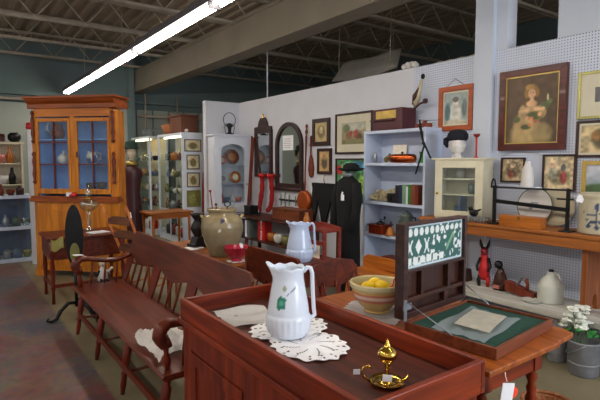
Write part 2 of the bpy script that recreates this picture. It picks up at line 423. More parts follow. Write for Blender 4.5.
# conduits, pipe on the back wall, brace rods
b = B().tube([(-3, 11.8, 2.92), (3.5, 11.8, 2.92)], .03, 8).tube([(3.7, 11.8, 2.7), (8, 11.8, 2.7)], .025, 8)
b.tube([(3.9, 11.8, 2.3), (3.9, 11.8, 3.4)], .02, 6).tube([(4.7, 11.8, 2.3), (4.7, 11.8, 3.2)], .02, 6)
struct('trim_%d' % tn, b, 'joist'); tn += 1
b = B()
for x in (2.9, 3.3, 3.7, 4.1, 4.5, 4.9, 5.3): b.box(x, 11.915, 0, x+.03, 11.94, 2.86)
struct('trim_%d' % tn, b, 'teal'); tn += 1
b = B().tube([(4.56, 7.32, 2.70), (4.56, 7.32, 3.74)], .012, 8)
tag(obj('support_rod', b, 'white'), 'thin white rod rising from the wall top to the roof joists', 'rod')

# fluorescent strips
def strip(x, z, y0, y1, label, seg=2.4):
    T = thing('fluorescent_light', label, 'light', (x, (y0+y1)/2, z))
    obj('housing', B().box(x-.075, y0, z, x+.075, y1, z+.07), 'housing', T, True)
    y = y0
    while y < y1 - .1:
        e = min(y+seg, y1)
        for dx in (-.033, .033): obj('tube', B().tube([(x+dx, y+.07, z-.025), (x+dx, e-.07, z-.025)], .020, 10), 'tube', T, True)
        obj('end_clip', B().box(x-.06, y-.01, z-.05, x+.06, y+.02, z), 'housing', T, True)
        y = e
    y = y0+.6
    while y < y1: obj('hanger_wire', B().tube([(x, y, z+.07), (x, y, 3.74)], .005, 6), 'joist', T, True); y += 2.4
strip(2.1, 3.09, -.5, 11.5, 'long lit fluorescent strip hanging above the aisle beside the steel beam')
strip(7.6, 3.6, -1.5, 2.6, 'added unseen fluorescent strip in the roof space of the next room behind the white wall')  # unseen strip, added to light the roof deck and hanging sheet
strip(-1.6, 3.09, -1.5, 8, 'added unseen fluorescent strip hanging over the open floor left of the camera')  # unseen strip, added for more light over the whole room

for _p in ((5.15,6.1,2.92),(5.15,4.98,2.92),(5.98,6.85,3.36),(5.98,5.72,3.36)): tag(obj('sheet_cord', B().tube([_p, (_p[0]+.02,_p[1],4.225)], .006, 6), 'joist'), 'thin cord holding up a corner of the grey white sheet', 'cord', 'cords holding up the grey white sheet')
# white sheet sagging in the roof space behind the partition
b = B().sheet(lambda u, v: (5.0+.9*v, 6.1-1.4*u+.75*v, 2.87+.52*v-.06*math.sin(PI*u)*(1-v)+.015*math.sin(9*u)), 16, 8, .01)
tag(obj('hanging_sheet', b, 'tarp'), 'grey white sheet slung under the roof joists behind the white wall', 'sheet')
b = B().tube([(4.60, 3.15+k*.075, 2.725+.012*(k%2)) for k in range(9)], .012, 6)
tag(obj('bunched_cable', b, 'joist'), 'pale bunched cable trailing along the wall top near the column', 'cable')
b = B()
for k in range(9): b.ball((4.56+.04*random.random(), 3.98+.22*random.random(), 2.745+.03*random.random()), .035)
tag(obj('crumpled_wrapping', b, 'tarp'), 'crumpled cream wrapping heaped on the wall top above the hanging bird', 'wrapping')

# ================================================================ FOREGROUND: red dry sink
SX0, SX1, SY0, SY1, SZ = .98, 1.575, 1.02, 2.46, .87
T = thing('dry_sink', 'large red stained wooden dry sink with a sunken tray top in the foreground', 'cabinet', (1.28, 1.73, 0))
b = B().box(SX0+.017, SY0+.02, 0, SX0+.035, SY1-.02, .74).box(SX1-.035, SY0+.02, 0, SX1-.015, SY1-.02, .74)
b.box(SX0+.035, SY0+.02, .03, SX1-.035, SY0+.04, .74).box(SX0+.035, SY1-.04, .03, SX1-.035, SY1-.02, .74)
obj('body', b, 'redwood_z', T, True)
obj('tray_floor', B().box(SX0+.02, SY0+.02, .772, SX1-.02, SY1-.02, .79), 'traydark', T, True)
obj('tray_rim', B().box(SX0-.005, SY0, .745, SX0+.02, SY1, SZ), 'redwood_y', T, True, .004)
obj('tray_rim', B().box(SX1-.02, SY0, .745, SX1+.005, SY1, SZ), 'redwood_y', T, True, .004)
obj('tray_rim', B().box(SX0+.02, SY0, .745, SX1-.02, SY0+.025, SZ), 'redwood_x', T, True, .004)
obj('tray_rim', B().box(SX0+.02, SY1-.025, .745, SX1-.02, SY1, SZ), 'redwood_x', T, True, .004)
obj('moulding', B().box(SX0-.018, SY0-.01, .79-.05, SX0-.005, SY1+.008, .79-.022).box(SX0-.018, SY1, .74, SX1, SY1+.012, .768), 'redwood_y', T, True, .004)
fr = B()
for y0, y1 in ((SY0+.02, SY0+.1), (SY1-.12, SY1-.02), (1.68, 1.78)): fr.box(SX0, y0, .03, SX0+.016, y1, .74)
[fr.box(SX0+.001, ya, za, SX0+.016, yb_, zb) for ya, yb_ in ((SY0+.1, 1.68), (1.78, SY1-.12)) for za, zb in ((.62, .739), (.03, .1))]
obj('face_frame', fr, 'redwood_z', T, True, .003)
for y0, y1 in ((1.125, 1.675), (1.785, 2.335)):
    d = obj('door', B().box(SX0+.002, y0, .105, SX0+.014, y1, .615).box(SX0-.006, y0, .105, SX0+.004, y0+.06, .615).box(SX0-.006, y1-.06, .105, SX0+.004, y1, .615)
            .box(SX0-.006, y0+.06, .555, SX0+.004, y1-.06, .615).box(SX0-.006, y0+.06, .105, SX0+.004, y1-.06, .165), 'redwood_z', T, True, .003)
    yk = y0+.03 if y0 > 1.5 else y1-.03
    obj('knob', B().ball((SX0-.02, yk, .4), .016).tube([(SX0-.02, yk, .4), (SX0, yk, .4)], .007, 8), 'redwood_z', d, True)

# lace runner and linen on the dry sink
def lace(cx, cy, rx, ry, z, seed=0, rot=0, nr=14, na=96, ruffle=.006):
    b = B(); random.seed(seed); vs_ = []
    for i in range(nr+1):
        t = i/nr; ring = []
        for k in range(na):
            a = 2*PI*k/na
            rr = t*(1+.05*math.cos(a*16)*(t > .8)); x = rr*rx*math.cos(a); y = rr*ry*math.sin(a)
            ring.append(b.bm.verts.new((cx+x*math.cos(rot)-y*math.sin(rot), cy+x*math.sin(rot)+y*math.cos(rot), z+.005+ruffle*max(0, math.sin(a*9+t*7))*t)))
        vs_.append(ring)
    for i in range(nr):
        for k in range(na):
            hole = (i in (4, 5, 6, 7, 8, 9)) and (k + i) % 12 == 3 or (i in (10, 12) and k % 6 == 1)
            if hole or i == 0: continue
            b.bm.faces.new((vs_[i][k], vs_[i][(k+1)%na], vs_[i+1][(k+1)%na], vs_[i+1][k]))
    b.bm.faces.new(vs_[1])
    for v in [v for v in b.bm.verts if not v.link_faces]: b.bm.verts.remove(v)
    return b
tag(obj('lace_doily', lace(1.255, 1.68, .16, .19, .7905, 1), 'lace'), 'white openwork lace doily reaching out in front of the tall white pitcher', 'doily')
tag(obj('lace_doily', lace(1.30, 1.90, .20, .15, .7945, 2, 0, 14, 96, .005), 'lace'), 'white openwork lace doily under the tall white pitcher, farther of the two', 'doily')
b = B().sheet(lambda u, v: (1.06+.27*u+.05*v, 2.06+.30*v-.06*u, .803+.005*math.sin(6*u+3*v)+.005*math.sin(17*v)+(.012*math.sin(PI*u)*(v > .75))), 20, 20, .003)
ln = obj('folded_linen', b, 'linen'); tag(ln, 'folded grey white linen cloth with a faint printed sprig, left of the tall pitcher', 'cloth')
obj('printed_sprig', B().ball((1.15, 2.19, .801), .022, 1.2, .5, .12).ball((1.19, 2.21, .802), .014, 1, .7, .15), 'rosy', ln, False, loc=None) if False else None
sb = B().ball((1.14, 2.17, .8035), .022, 1.3, .5, .10).ball((1.17, 2.20, .8035), .014, 1, .7, .12)
sp_ = obj('printed_sprig', sb, 'green', None, loc=(0,0,0)); sp_.parent = ln; sp_.location = -ln.location

# pitcher builder (ironstone ewer with wavy lip, ribbed foot and square handle)
def pitcher(name, label, loc, h, r, mat, handle_a, decal=None, flute=12):
    T = thing(name, label, 'pitcher', loc)
    prof0 = [(.76,0),(.80,.01),(.80,.03),(.90,.06),(.98,.13),(1.0,.20),(.985,.27),(.95,.30),(.92,.31),(.91,.36),(.86,.47),(.80,.58),(.745,.68),(.70,.76),(.675,.82),(.68,.88),(.70,.93),(.74,.97)]
    prof = []
    for (a0, z0), (a1, z1) in zip(prof0, prof0[1:]):
        m_ = max(1, int((z1-z0)/.02))
        for k in range(m_): prof.append((a0+(a1-a0)*k/m_, z0+(z1-z0)*k/m_))
    prof.append(prof0[-1])
    outer = [(a*r, z*h) for a, z in prof]
    inner = [(a*r-.007, z*h) for a, z in prof[::-1] if z > .5] + [(1e-4, .5*h)]
    sp = handle_a + PI
    def fn(i, a, rr, z):
        t = z/h
        if t < .30: rr *= 1 + .018*math.cos(a*24)
        if t > .8:
            k = (t-.8)/.17; da = (a-sp+PI) % (2*PI) - PI
            lip = math.exp(-(da/.38)**2)
            rr *= 1 + .36*lip*k; z += h*k*(.055*lip + .012*math.cos(a*8))
        return rr, z
    b = B().lathe(outer + inner, n=96, fn=fn)
    o = obj('body', b, mat if decal is None else 'glaze', T)
    if decal: paintmesh(o, decal)
    ca, sa = math.cos(handle_a), math.sin(handle_a)
    def P(rr, z): return (ca*rr, sa*rr, z)
    pts = [P(r*.66, h*.90), P(r*.82, h*.96), P(r*.98, h*.955), P(r*1.05, h*.88), P(r*1.08, h*.6), P(r*1.12, h*.38), P(r*1.16, h*.29), P(r*.96, h*.24)]
    sm = []
    for i in range(len(pts)-1):
        for k in range(4): sm.append(Vector(pts[i]).lerp(Vector(pts[i+1]), k/4))
    sm.append(Vector(pts[-1]))
    obj('handle', B().tube(sm, [.0095]*len(sm), 10), mat, T)
    return T
vdir = math.atan2(-.812, -.5835)            # towards the camera
def leaf_decal(co):
    a = math.atan2(co.y, co.x) - (vdir); a = (a+PI) % (2*PI) - PI
    u, v = a*.09, co.z
    base = (222, 231, 245)
    def blob(cu, cv, ru, rv): return ((u-cu)/ru)**2 + ((v-cv)/rv)**2 < 1
    d = v - (.198 + (u+.012)*.72)
    if abs(d) < .0028 and -.012 < u < .05: return (110, 130, 150)
    if blob(-.042, .158, .014, .02) or blob(-.024, .162, .015, .02) or blob(-.036, .180, .015, .018) or blob(-.020, .182, .012, .014): return (44, 132, 108) if math.hypot(u+.032, v-.168) > .012 else (86, 166, 140)
    if blob(-.018, .232, .011, .013): return (150, 160, 120)
    if blob(-.018, .234, .005, .006): return (214, 200, 120)
    return base
pitcher('ironstone_pitcher', 'tall white ironstone pitcher with a green leaf spray, standing on the lace doily', (1.245, 1.825, .8035), .328, .105, 'ironstone', math.radians(-40), leaf_decal)

# brass chamberstick with ball lamp
T = thing('brass_oil_lamp', 'small brass finger lamp with a round ball top on a dish base', 'lamp', (1.265, 1.215, .791))
obj('dish', B().lathe([(.028,0),(.05,.002),(.062,.012),(.064,.015),(.055,.008),(.03,.006),(.012,.012),(.011,.02)], n=32), 'brass', T)
obj('stem', B().lathe([(.012,.012),(.008,.022),(.012,.03),(.008,.04),(.007,.055),(.011,.065),(.009,.075),(.014,.082)], n=20), 'brass', T)
obj('ball', B().lathe([(.006,.08),(.022,.087),(.033,.10),(.036,.113),(.031,.126),(.02,.136),(.012,.140),(.011,.147),(.007,.152),(.005,.162),(.001,.168)], n=28), 'brass', T)
obj('finger_loop', B().tube([(-.055+.0, .03, .012), (-.075, .04, .03), (-.085, .045, .05), (-.078, .042, .068), (-.062, .035, .072), (-.05, .028, .062)], .004, 8), 'brass', T)
obj('scroll', B().tube([(.02, -.03, .012), (.045, -.045, .02), (.066, -.04, .024), (.075, -.03, .03)], .004, 8), 'brass', T)
tg = obj('price_tag', B().obox((-.03, -.03, .04), (.034, .002, .024), (0,.1,.5-1.1)), 'tag', T); tg['label'] = 'white card price tag'
b = B().obox((1.225, 1.335, .803), (.026, .002, .022), (.2, 0, -.6))
tag(obj('price_tag', b, 'tag'), 'small blank white tag at the right edge of the lace doily', 'tag')

# ================================================================ orange table with the felt tray box
T = thing('drop_leaf_table', 'orange brown wooden table with turned legs behind the dry sink, felt tray box on it', 'table', (2.1, 1.68, 0))
obj('table_top', B().box(1.64, 1.04, .775, 2.18, 2.24, .80), 'tabletop', T, True, .006)
lf = B().prism([(2.184,1.05),(2.34,1.06),(2.37,1.11),(2.37,2.18),(2.34,2.22),(2.184,2.24)], .777, .80, 'XY')
obj('leaf', lf, 'tabletop', T, True, .005)
obj('apron', B().box(1.74, 1.116, .66, 2.10, 1.132, .774).box(1.74, 2.13, .66, 2.14, 2.15, .775).box(1.70, 1.13, .66, 1.72, 2.13, .775).box(2.14, 1.13, .66, 2.16, 2.13, .775), 'redwood_x', T, True)
legp = [(0,.028),(.14,.028),(.16,.016),(.2,.026),(.24,.016),(.27,.024),(.3,.018),(.34,.027),(.38,.018),(.42,.026),(.46,.018),(.5,.026),(.54,.018),(.58,.026),(.66,.018),(.7,.022),(.82,.024),(.9,.014),(1,.020)]
for x, y in ((1.74,1.14),(2.13,1.14),(1.74,2.12),(2.13,2.12)):
    obj('leg', B().turned((x,y,.775),(x,y,0),legp).box(x-.03,y-.03,.66,x+.03,y+.03,.775), 'dark' if 0 else 'redwood_z', T, True)

T = thing('tabletop_game_box', 'dark wooden box open on the table, raised lid inlaid with green and white shapes', 'box', (1.687, 1.534, .8005))
TX0, TX1, TY0, TY1 = 1.687, 2.253, 1.084, 1.534
obj('tray_frame', B().box(TX0,TY0,.801,TX1,TY0+.014,.85).box(TX0,TY1-.014,.801,TX1,TY1,.85).box(TX0,TY0+.014,.801,TX0+.014,TY1-.014,.85).box(TX1-.014,TY0+.014,.801,TX1,TY1-.014,.85), 'traywood', T, True, .002)
fo = obj('felt_lining', B().box(TX0+.014,TY0+.014,.802,TX1-.014,TY1-.014,.838), 'felt', T, True); fo['label'] = 'dark green felt lining'
LZ0, LZ1 = .853, 1.31
lb = B().box(TX0, TY1+.006, LZ0, TX0+.035, TY1+.06, LZ1).box(TX1-.022, TY1+.006, LZ0, TX1, TY1+.06, LZ1).box(TX0+.035,TY1+.006,LZ1-.014,TX1-.022,TY1+.06,LZ1).box(TX0+.035,TY1+.006,LZ0,TX1-.022,TY1+.06,LZ0+.03).box(TX0+.035,TY1+.006,1.072,TX1-.022,TY1+.06,1.088)
lid = obj('lid', lb, 'darklid', T, True, .003)
obj('lid_panel', B().box(TX0+.035,TY1+.04,LZ0+.03,TX1-.022,TY1+.055,1.075), 'dark', lid, True)
obj('rail', B().box(TX0+.035,TY1+.012,.93,TX1-.022,TY1+.04,.95).box(2.05,TY1+.012,.865,2.08,TY1+.04,.93).box(2.08,TY1+.012,.95,2.10,TY1+.04,1.072).box(1.84,TY1+.012,.95,1.86,TY1+.04,1.072), 'darkx', lid, True, .002)
def inlay(co):
    u = (co.x-(TX0+.035))/(TX1-TX0-.057); v = (co.z-1.088)/(.208)
    g, wt = (40, 92, 84), (222, 226, 222)
    if u < .025 or u > .975 or v < .05 or v > .95: return (190, 206, 214)
    if v > .70:
        k = u*11 - .3; f = k % 1
        if k < 6: return wt if (f-.5)**2*7 + ((v-.83)/.10)**2 < 1 else g
        return wt if (f-.5)**2*7+((v-.83)/.07)**2 < 1 or vnoise(u*50, v*14) > .82 else g
    if v < .27:
        k = u*9; f = k % 1
        return wt if .12 < f < .86 and .08 < v < .23 and k < 6 or vnoise(u*40, v*16) > .74 else g
    k = u*7.2; f = (k % 1) - .5; w_ = (v-.48)/.2
    c = int(k)
    if c == 1: return wt if abs(f)*2.6 + abs(w_)*1.05 < 1 else g
    if c in (0, 2): return wt if f*f*9 + w_*w_*1.4 < .22 or (abs(abs(f)-abs(w_)*.32) < .085 and abs(w_) < .9) else g
    if c == 5: return (120, 160, 120) if abs(w_-f*2) < .35 else g
    return wt if vnoise(u*30+3, v*10+1) > .56 and abs(w_) < 1.1 else g
ib = B().sheet(lambda u, v: (TX0+.035+(TX1-TX0-.057)*u, TY1+.025, 1.088+.208*v), 150, 48)
me_ = obj('inlaid_panel', ib, 'painted', None, loc=(0,0,0)); paintmesh(me_, inlay)
me_.parent = lid; me_.location = -Vector(T.location); me_['label'] = 'green panel set with white shapes'
obj('stay', B().tube([(TX0+.02, TY1, .94), (TX0+.0, TY1-.25, .853)], .003, 6), 'steel', T, True)
obj('stay', B().tube([(TX1-.02, TY1, .94), (TX1-.02, TY1-.14, .853)], .003, 6), 'steel', T, True)
obj('hinge', B().box(TX0-.004,TY1+.002,.90,TX0+.06,TY1+.005,.93).box(TX0+.0,TY1,.85,TX0+.02,TY1+.005,.95), 'steel', T, True)
T.rotation_euler.z = .108; T.location.x += .02
b = B().sheet(lambda u, v: (1.78+.42*u-.02*v, 1.16+.26*v+.08*u, .846+.004*math.sin(9*u+5*v)+.003*math.sin(21*v)), 16, 16, .0015)
tag(obj('plastic_bag', b, 'bagfilm'), 'clear plastic bag lying flat on the green felt', 'bag')
b = B().sheet(lambda u, v: (1.88+.28*u-.02*v, 1.20+.17*v+.09*u, .857+.003*math.sin(5*u)), 8, 8, .003)
tag(obj('folded_papers', b, 'paper'), 'old folded papers inside the plastic bag on the green felt', 'papers')

# doily and yellowware bowl
def sqlace(cx, cy, s_, z, rot=0, n=40):
    b = B()
    def fn(u, v):
        x, y = (u-.5)*s_, (v-.5)*s_
        e = max(abs(u-.5), abs(v-.5))*2
        x *= 1 + .03*math.cos(v*50)*(e > .9); y *= 1 + .03*math.cos(u*50)*(e > .9)
        return (cx+x*math.cos(rot)-y*math.sin(rot), cy+x*math.sin(rot)+y*math.cos(rot), z+.002*(1+math.sin(u*14)*math.sin(v*11)))
    return b.sheet(fn, n, n, .002)
tag(obj('square_doily', sqlace(1.80, 1.84, .33, .8025, .5), 'lace'), 'white square cloth under the banded yellow bowl', 'doily')
T = thing('mixing_bowl', 'yellowware mixing bowl with pink bands and lemons, on a white cloth', 'bowl', (1.82, 1.83, .8095))
prof = [(.068,0),(.07,.006),(.066,.01),(.09,.035),(.115,.07),(.131,.105),(.138,.128),(.145,.135),(.146,.158),(.140,.160),(.134,.158),(.128,.12),(.105,.06),(.07,.025),(1e-4,.02)]
b = B(); 
full = []
for i in range(len(prof)-1):
    for k in range(4): t = k/4; full.append((prof[i][0]*(1-t)+prof[i+1][0]*t, prof[i][1]*(1-t)+prof[i+1][1]*t))
full.append(prof[-1]); b.lathe(full, n=48)
o = obj('bowl', b, 'glaze', T)
def bands(co):
    r = math.hypot(co.x, co.y); z = co.z
    if r > .08 and (.062 < z < .072 or .078 < z < .086 or .104 < z < .112) and r > .104 - .0 and r > .09+.35*(z-.03)-.004: return (198, 120, 96)
    if .086 < z < .104 and r > .12: return (226, 206, 190)
    if z > .128: return (204, 194, 150)
    return (206, 174, 108)
paintmesh(o, bands)
def lemon(x, y, z, label, mat='yellow'):
    T_ = thing('lemon', label, 'lemon', (x, y, z))
    b = B().lathe([(1e-4,-.04),(.008,-.037),(.018,-.03),(.029,-.012),(.031,0),(.029,.012),(.018,.03),(.008,.037),(1e-4,.04)], n=20)
    b.bm.transform(Matrix.Rotation(1.5, 4, 'X') @ Matrix.Rotation(.6, 4, 'Y')); b.bm.transform(Matrix.Translation((0,0,.031)))
    obj('fruit', b, mat, T_); 
lemon(1.825, 1.80, .918, 'bright yellow lemon, front and largest in the banded bowl')
lemon(1.785, 1.86, .908, 'pale yellow lemon at the left in the banded bowl')
lemon(1.85, 1.875, .914, 'yellow lemon at the back in the banded bowl')
b = B()
for dx, dy in ((0,0),(.03,.03),(-.04,.06),(.04,-.02)): b.ball((1.815+dx, 1.84+dy, .88), .033)
tag(obj('lemon_pile', b, 'yellow'), 'lower layer of yellow lemons deep in the banded bowl', 'lemons')
b = B().tube([(1.90, 1.805, .92), (1.907, 1.795, .95), (1.905, 1.79, .97), (1.915, 1.785, .985)], .004, 6).ball((1.898, 1.808, .92), .009)
tag(obj('red_ribbon_pick', b, 'red'), 'thin red pick sticking up at the right side of the yellow bowl', 'pick')
# tags hanging at the table corner
T = thing('hanging_tags', 'white card tag with a round orange red sticker at the table corner', 'tag', (1.74, 1.03, .6))
obj('string', B().tube([(1.74,1.038,.775),(1.74,1.036,.76),(1.74,1.028,.74)], .002, 6), 'linen', T, True)
obj('card', B().obox((1.74,1.026,.695), (.055,.003,.08), (0,.15,-.35)), 'tag', T, True)
s_ = obj('sticker', B().tube([(1.776,1.0245,.690),(1.775,1.0215,.690)], .023, 24), 'orangered', T, True); s_['label'] = 'orange red sticker'

# basket on the floor beyond the table
T = thing('wicker_basket', 'round wicker basket on the floor right of the table legs', 'basket', (2.72, 1.36, 0))
obj('basket_body', B().lathe([(.10,0),(.12,.1),(.135,.22),(.135,.23),(.122,.22),(.11,.1),(.09,.02),(1e-4,.02)], n=40, fn=lambda i,a,r,z:(r*(1+.012*math.cos(a*30+i*PI)), z)), 'wicker', T)
obj('basket_rim', B().tube([(.132*math.cos(2*PI*k/32), .132*math.sin(2*PI*k/32), .23) for k in range(33)], .011, 8), 'wicker', T)

# ================================================================ settee
T = thing('settee', 'long dark red plank seat settee with scroll arms beside the aisle', 'bench', (1.2, 3.7, 0))
FX, BX, Y0, Y1, SZ_ = .90, 1.38, 2.52, 4.92, .435
obj('seat', B().prism([(FX-.01,SZ_-.012),(FX,SZ_),(FX+.1,SZ_+.003),(FX+.25,SZ_-.006),(BX,SZ_+.004),(BX,SZ_-.035),(FX+.01,SZ_-.035),(FX-.01,SZ_-.025)], Y0, Y1, 'XZ'), 'settee', T, True, .003)
lp = [(0,.018),(.08,.026),(.16,.018),(.22,.030),(.45,.026),(.6,.018),(.64,.026),(.68,.018),(.85,.02),(1,.013)]
ys = [2.62, 3.36, 4.08, 4.80]
for y in ys:
    obj('leg', B().turned((FX+.06,y,SZ_-.03),(FX-.0,y,0),lp), 'settee_z', T, True)
    obj('leg', B().turned((BX-.06,y,SZ_-.03),(BX+.03,y,0),lp), 'settee_z', T, True)
for i in range(3): obj('stretcher', B().bar((FX+.02,ys[i]+.02,.19),(FX+.02,ys[i+1]-.02,.19),.018,.045), 'settee', T, True)
for y in ys: obj('stretcher', B().tube([(FX+.03,y,.15),(BX,y,.15)], .011, 8), 'settee', T, True)
# back: leaning crest in two lengths, splats and slender spindles
def back_pt(z): return BX-.03 + (z-SZ_)*.30
cz0, cz1 = .68, .915
pr = []
yy0, yy1 = 2.55, 4.90
N = 48
for k in range(N+1):
    t = k/N; e = min(t, 1-t)*(yy1-yy0)
    top = cz1 - .045*(1-min(1, e/.07))**2 - .01*(abs(t-.5) < .02)
    pr.append((yy0+(yy1-yy0)*t, top))
for k in range(N, -1, -1):
    t = k/N; f = (t*3) % 1
    low = cz0 - .01 + .03*math.cos(2*PI*t*3) 
    pr.append((yy0+(yy1-yy0)*t, low))
b = B().prism(pr, -.011, .011, 'YZ')
for v in b.bm.verts: v.co.x += back_pt(v.co.z)
obj('crest_rail', b, 'settee', T, True, .003)
for y in (2.60, 3.35, 4.10, 4.85):
    b = B().prism([(y-.05,SZ_),(y+.05,SZ_),(y+.075,.58),(y+.085,.72),(y-.085,.72),(y-.075,.58)], -.008, .008, 'YZ')
    for v in b.bm.verts: v.co.x += back_pt(v.co.z)
    obj('splat', b, 'settee_z', T, True)
for k in range(3):
    for f in (.28, .5, .72):
        y = 2.60 + .75*(k+f)
        obj('spindle', B().turned((back_pt(SZ_),y,SZ_),(back_pt(.74),y,.74),[(0,.007),(.35,.012),(.8,.009),(1,.007)],8), 'settee_z', T, True)
for ya, side in ((4.84, 1), (2.60, -1)):
    pts = [(back_pt(.70)-.0, ya, .70), (1.28, ya, .655), (1.15, ya, .665), (1.04, ya, .69), (.96, ya, .70), (.915, ya, .675), (.905, ya, .63), (.93, ya, .59), (.96, ya, .60)]
    sm = []
    for i in range(len(pts)-1):
        for k in range(3): sm.append(Vector(pts[i]).lerp(Vector(pts[i+1]), k/3))
    sm.append(Vector(pts[-1]))
    a = obj('arm', B().tube(sm, [.024+.016*max(0, min(1, (i-9)/6)) for i in range(len(sm))], 10), 'settee', T, True)
    obj('arm_support', B().turned((.95,ya,SZ_),(.935,ya,.63),[(0,.016),(.3,.022),(.5,.013),(.8,.022),(1,.022)]), 'settee_z', T, True)
    for xx in (1.06, 1.18, 1.29): obj('arm_spindle', B().turned((xx-.02,ya,SZ_),(xx,ya,.665),[(0,.007),(.4,.012),(1,.007)],8), 'settee_z', T, True)
b = B(); random.seed(4)
def crumple(u, v):
    x = .925+.30*u; y = 2.70+.47*v
    e = math.sin(PI*u)*math.sin(PI*v)
    return (x+.05*(vnoise(v*6, 3.3)-.5), y+.06*(vnoise(u*6, 8.1)-.5), SZ_+.018+(.03+.05*e)*vnoise(u*5.3, v*6.1)+.05*e*vnoise(u*10+4, v*11)+.02*vnoise(u*19, v*21))
b.sheet(crumple, 34, 40, -.003)
tag(obj('crumpled_cloth', b, 'linen'), 'crumpled white lacy cloth on the near end of the red settee seat', 'cloth')
b = B().obox((.935, 4.84, .737), (.09, .05, .003), (.05, .1, .3))
tag(obj('price_tag', b, 'tag'), 'white card tag lying on the far scroll arm of the red settee', 'tag')
# toy under the far arm
T = thing('cloth_doll', 'small white and black cloth doll seated behind the far arm of the red settee', 'doll', (1.22, 5.14, .381))
obj('body', B().lathe([(.02,0),(.05,.02),(.045,.1),(.02,.15),(.012,.16)], n=16), 'headwhite', T)
obj('head', B().ball((0,0,.19), .035), 'skin', T)
obj('arm', B().tube([(.0,-.01,.12),(.05,-.03,.11),(.09,-.03,.15)], .012, 8), 'headwhite', T)
obj('arm', B().tube([(-.03,-.01,.12),(-.07,-.03,.07)], .012, 8), 'blackcloth', T)
obj('leg', B().tube([(-.02,-.02,.03),(-.03,-.09,.02),(-.04,-.12,-.01)], .017, 8), 'blackcloth', T)
obj('leg', B().tube([(.02,-.02,.03),(.03,-.09,.02),(.03,-.12,-.01)], .017, 8), 'blackcloth', T)
T = thing('footstool', 'low dark wooden stool behind the far arm of the red settee', 'stool', (1.24, 5.14, 0))
obj('stool_top', B().lathe([(.15,.35),(.16,.36),(.16,.38),(.15,.38)], n=28), 'dark', T)
for k in range(4): obj('leg', B().turned((.09*math.cos(k*PI/2+.7),.09*math.sin(k*PI/2+.7),.355),(.14*math.cos(k*PI/2+.7),.14*math.sin(k*PI/2+.7),0),[(0,.012),(.5,.018),(1,.011)],8), 'dark', T)

# ================================================================ second red bench back and red chair behind
def plank_chair(name, label, loc, rz, w_, crest_z=.92, cat='chair', d=.42, crest_h=.2, ears=True):
    T = thing(name, label, cat, loc, rz)
    obj('seat', B().box(-w_/2, -d/2, .41, w_/2, d/2, .44), 'settee', T, bev=.004)
    for sx in (-1, 1):
        for sy in (-1, 1): obj('leg', B().turned((sx*(w_/2-.07), sy*(d/2-.06), .41), (sx*(w_/2-.03), sy*(d/2-.01), 0), lp), 'settee_z', T)
        obj('stile', B().turned((sx*(w_/2-.04), d/2-.03, .44), (sx*(w_/2-.03), d/2+.09, crest_z-.05), [(0,.014),(.4,.019),(1,.012)]), 'settee_z', T)
    pts = []
    for k in range(25):
        t = k/24; e = min(t, 1-t)
        pts.append((-w_/2+w_*t, crest_z - (.035*(e < .08)) - .015*math.cos(PI*2*t)*ears))
    for k in range(24, -1, -1):
        t = k/24; pts.append((-w_/2+w_*t, crest_z-crest_h+.02*math.cos(2*PI*t)))
    obj('crest_rail', B().prism(pts, d/2+.06, d/2+.085), 'settee', T, bev=.003)
    nsp = max(3, int(w_/.12))
    for k in range(nsp):
        x = -w_/2+.1+(w_-.2)*k/(nsp-1)
        obj('spindle', B().turned((x, d/2-.03, .44), (x, d/2+.06, crest_z-crest_h+.03), [(0,.007),(.4,.011),(1,.007)], 8), 'settee_z', T)
    return T
plank_chair('plank_bench', 'short dark red bench with a deep solid crest, between settee and far white pitcher', (1.70, 3.08, 0), -PI/2, .80, .925, 'bench', .36, .26, False)
plank_chair('plank_chair', 'dark red plank chair pushed up to the bowl end of the orange table', (2.20, 2.36, 0), 0, .42, .90, crest_h=.17)

# crock table and what stands on it
T = thing('work_table', 'low brown plank table behind the settee, carrying the big tan crock', 'table', (2.0, 4.25, 0))
obj('table_top', B().box(1.74, 3.52, .725, 2.34, 4.98, .75), 'bench', T, True, .004)
obj('apron', B().box(1.8,3.58,.64,2.28,3.6,.725).box(1.8,4.9,.64,2.28,4.92,.725).box(1.79,3.6,.64,1.81,4.9,.725).box(2.27,3.6,.64,2.29,4.9,.725), 'bench', T, True)
for x in (1.82, 2.26):
    for y in (3.61, 4.89): obj('leg', B().turned((x,y,.725),(x,y,0),[(0,.03),(.2,.03),(.22,.02),(.5,.026),(1,.015)]), 'bench_z', T, True)
T = thing('stoneware_crock', 'large tan stoneware crock with lug handles and a small blue mark', 'crock', (1.99, 3.98, .751))
CR = [(.10,0),(.112,.004),(.135,.06),(.165,.14),(.188,.22),(.192,.27),(.182,.32),(.155,.36),(.128,.378),(.118,.39),(.118,.40),(.130,.41),(.132,.428),(.124,.432),(.112,.428),(.108,.39),(.15,.34),(.17,.26),(.10,.03),(1e-4,.03)]
full = []
for i in range(len(CR)-1):
    for k in range(4): t = k/4; full.append((CR[i][0]*(1-t)+CR[i+1][0]*t, CR[i][1]*(1-t)+CR[i+1][1]*t))
o = obj('crock_body', B().lathe(full, n=64), 'glaze', T)
def crockpaint(co):
    a = (math.atan2(co.y, co.x)-(vdir)+PI) % (2*PI) - PI
    if ((a-.15)/.09)**2 + ((co.z-.335)/.02)**2 < 1 and co.z > .3: return (52, 52, 96)
    if (a/.06)**2 + ((co.z-.25)/.012)**2 < 1: return (236, 232, 220)
    t = min(1, max(0, (co.z-.05)/.35)); n = vnoise(a*5, co.z*20)*14
    return (130+12*t+n, 122+4*t+n, 98-4*t+n)
paintmesh(o, crockpaint)
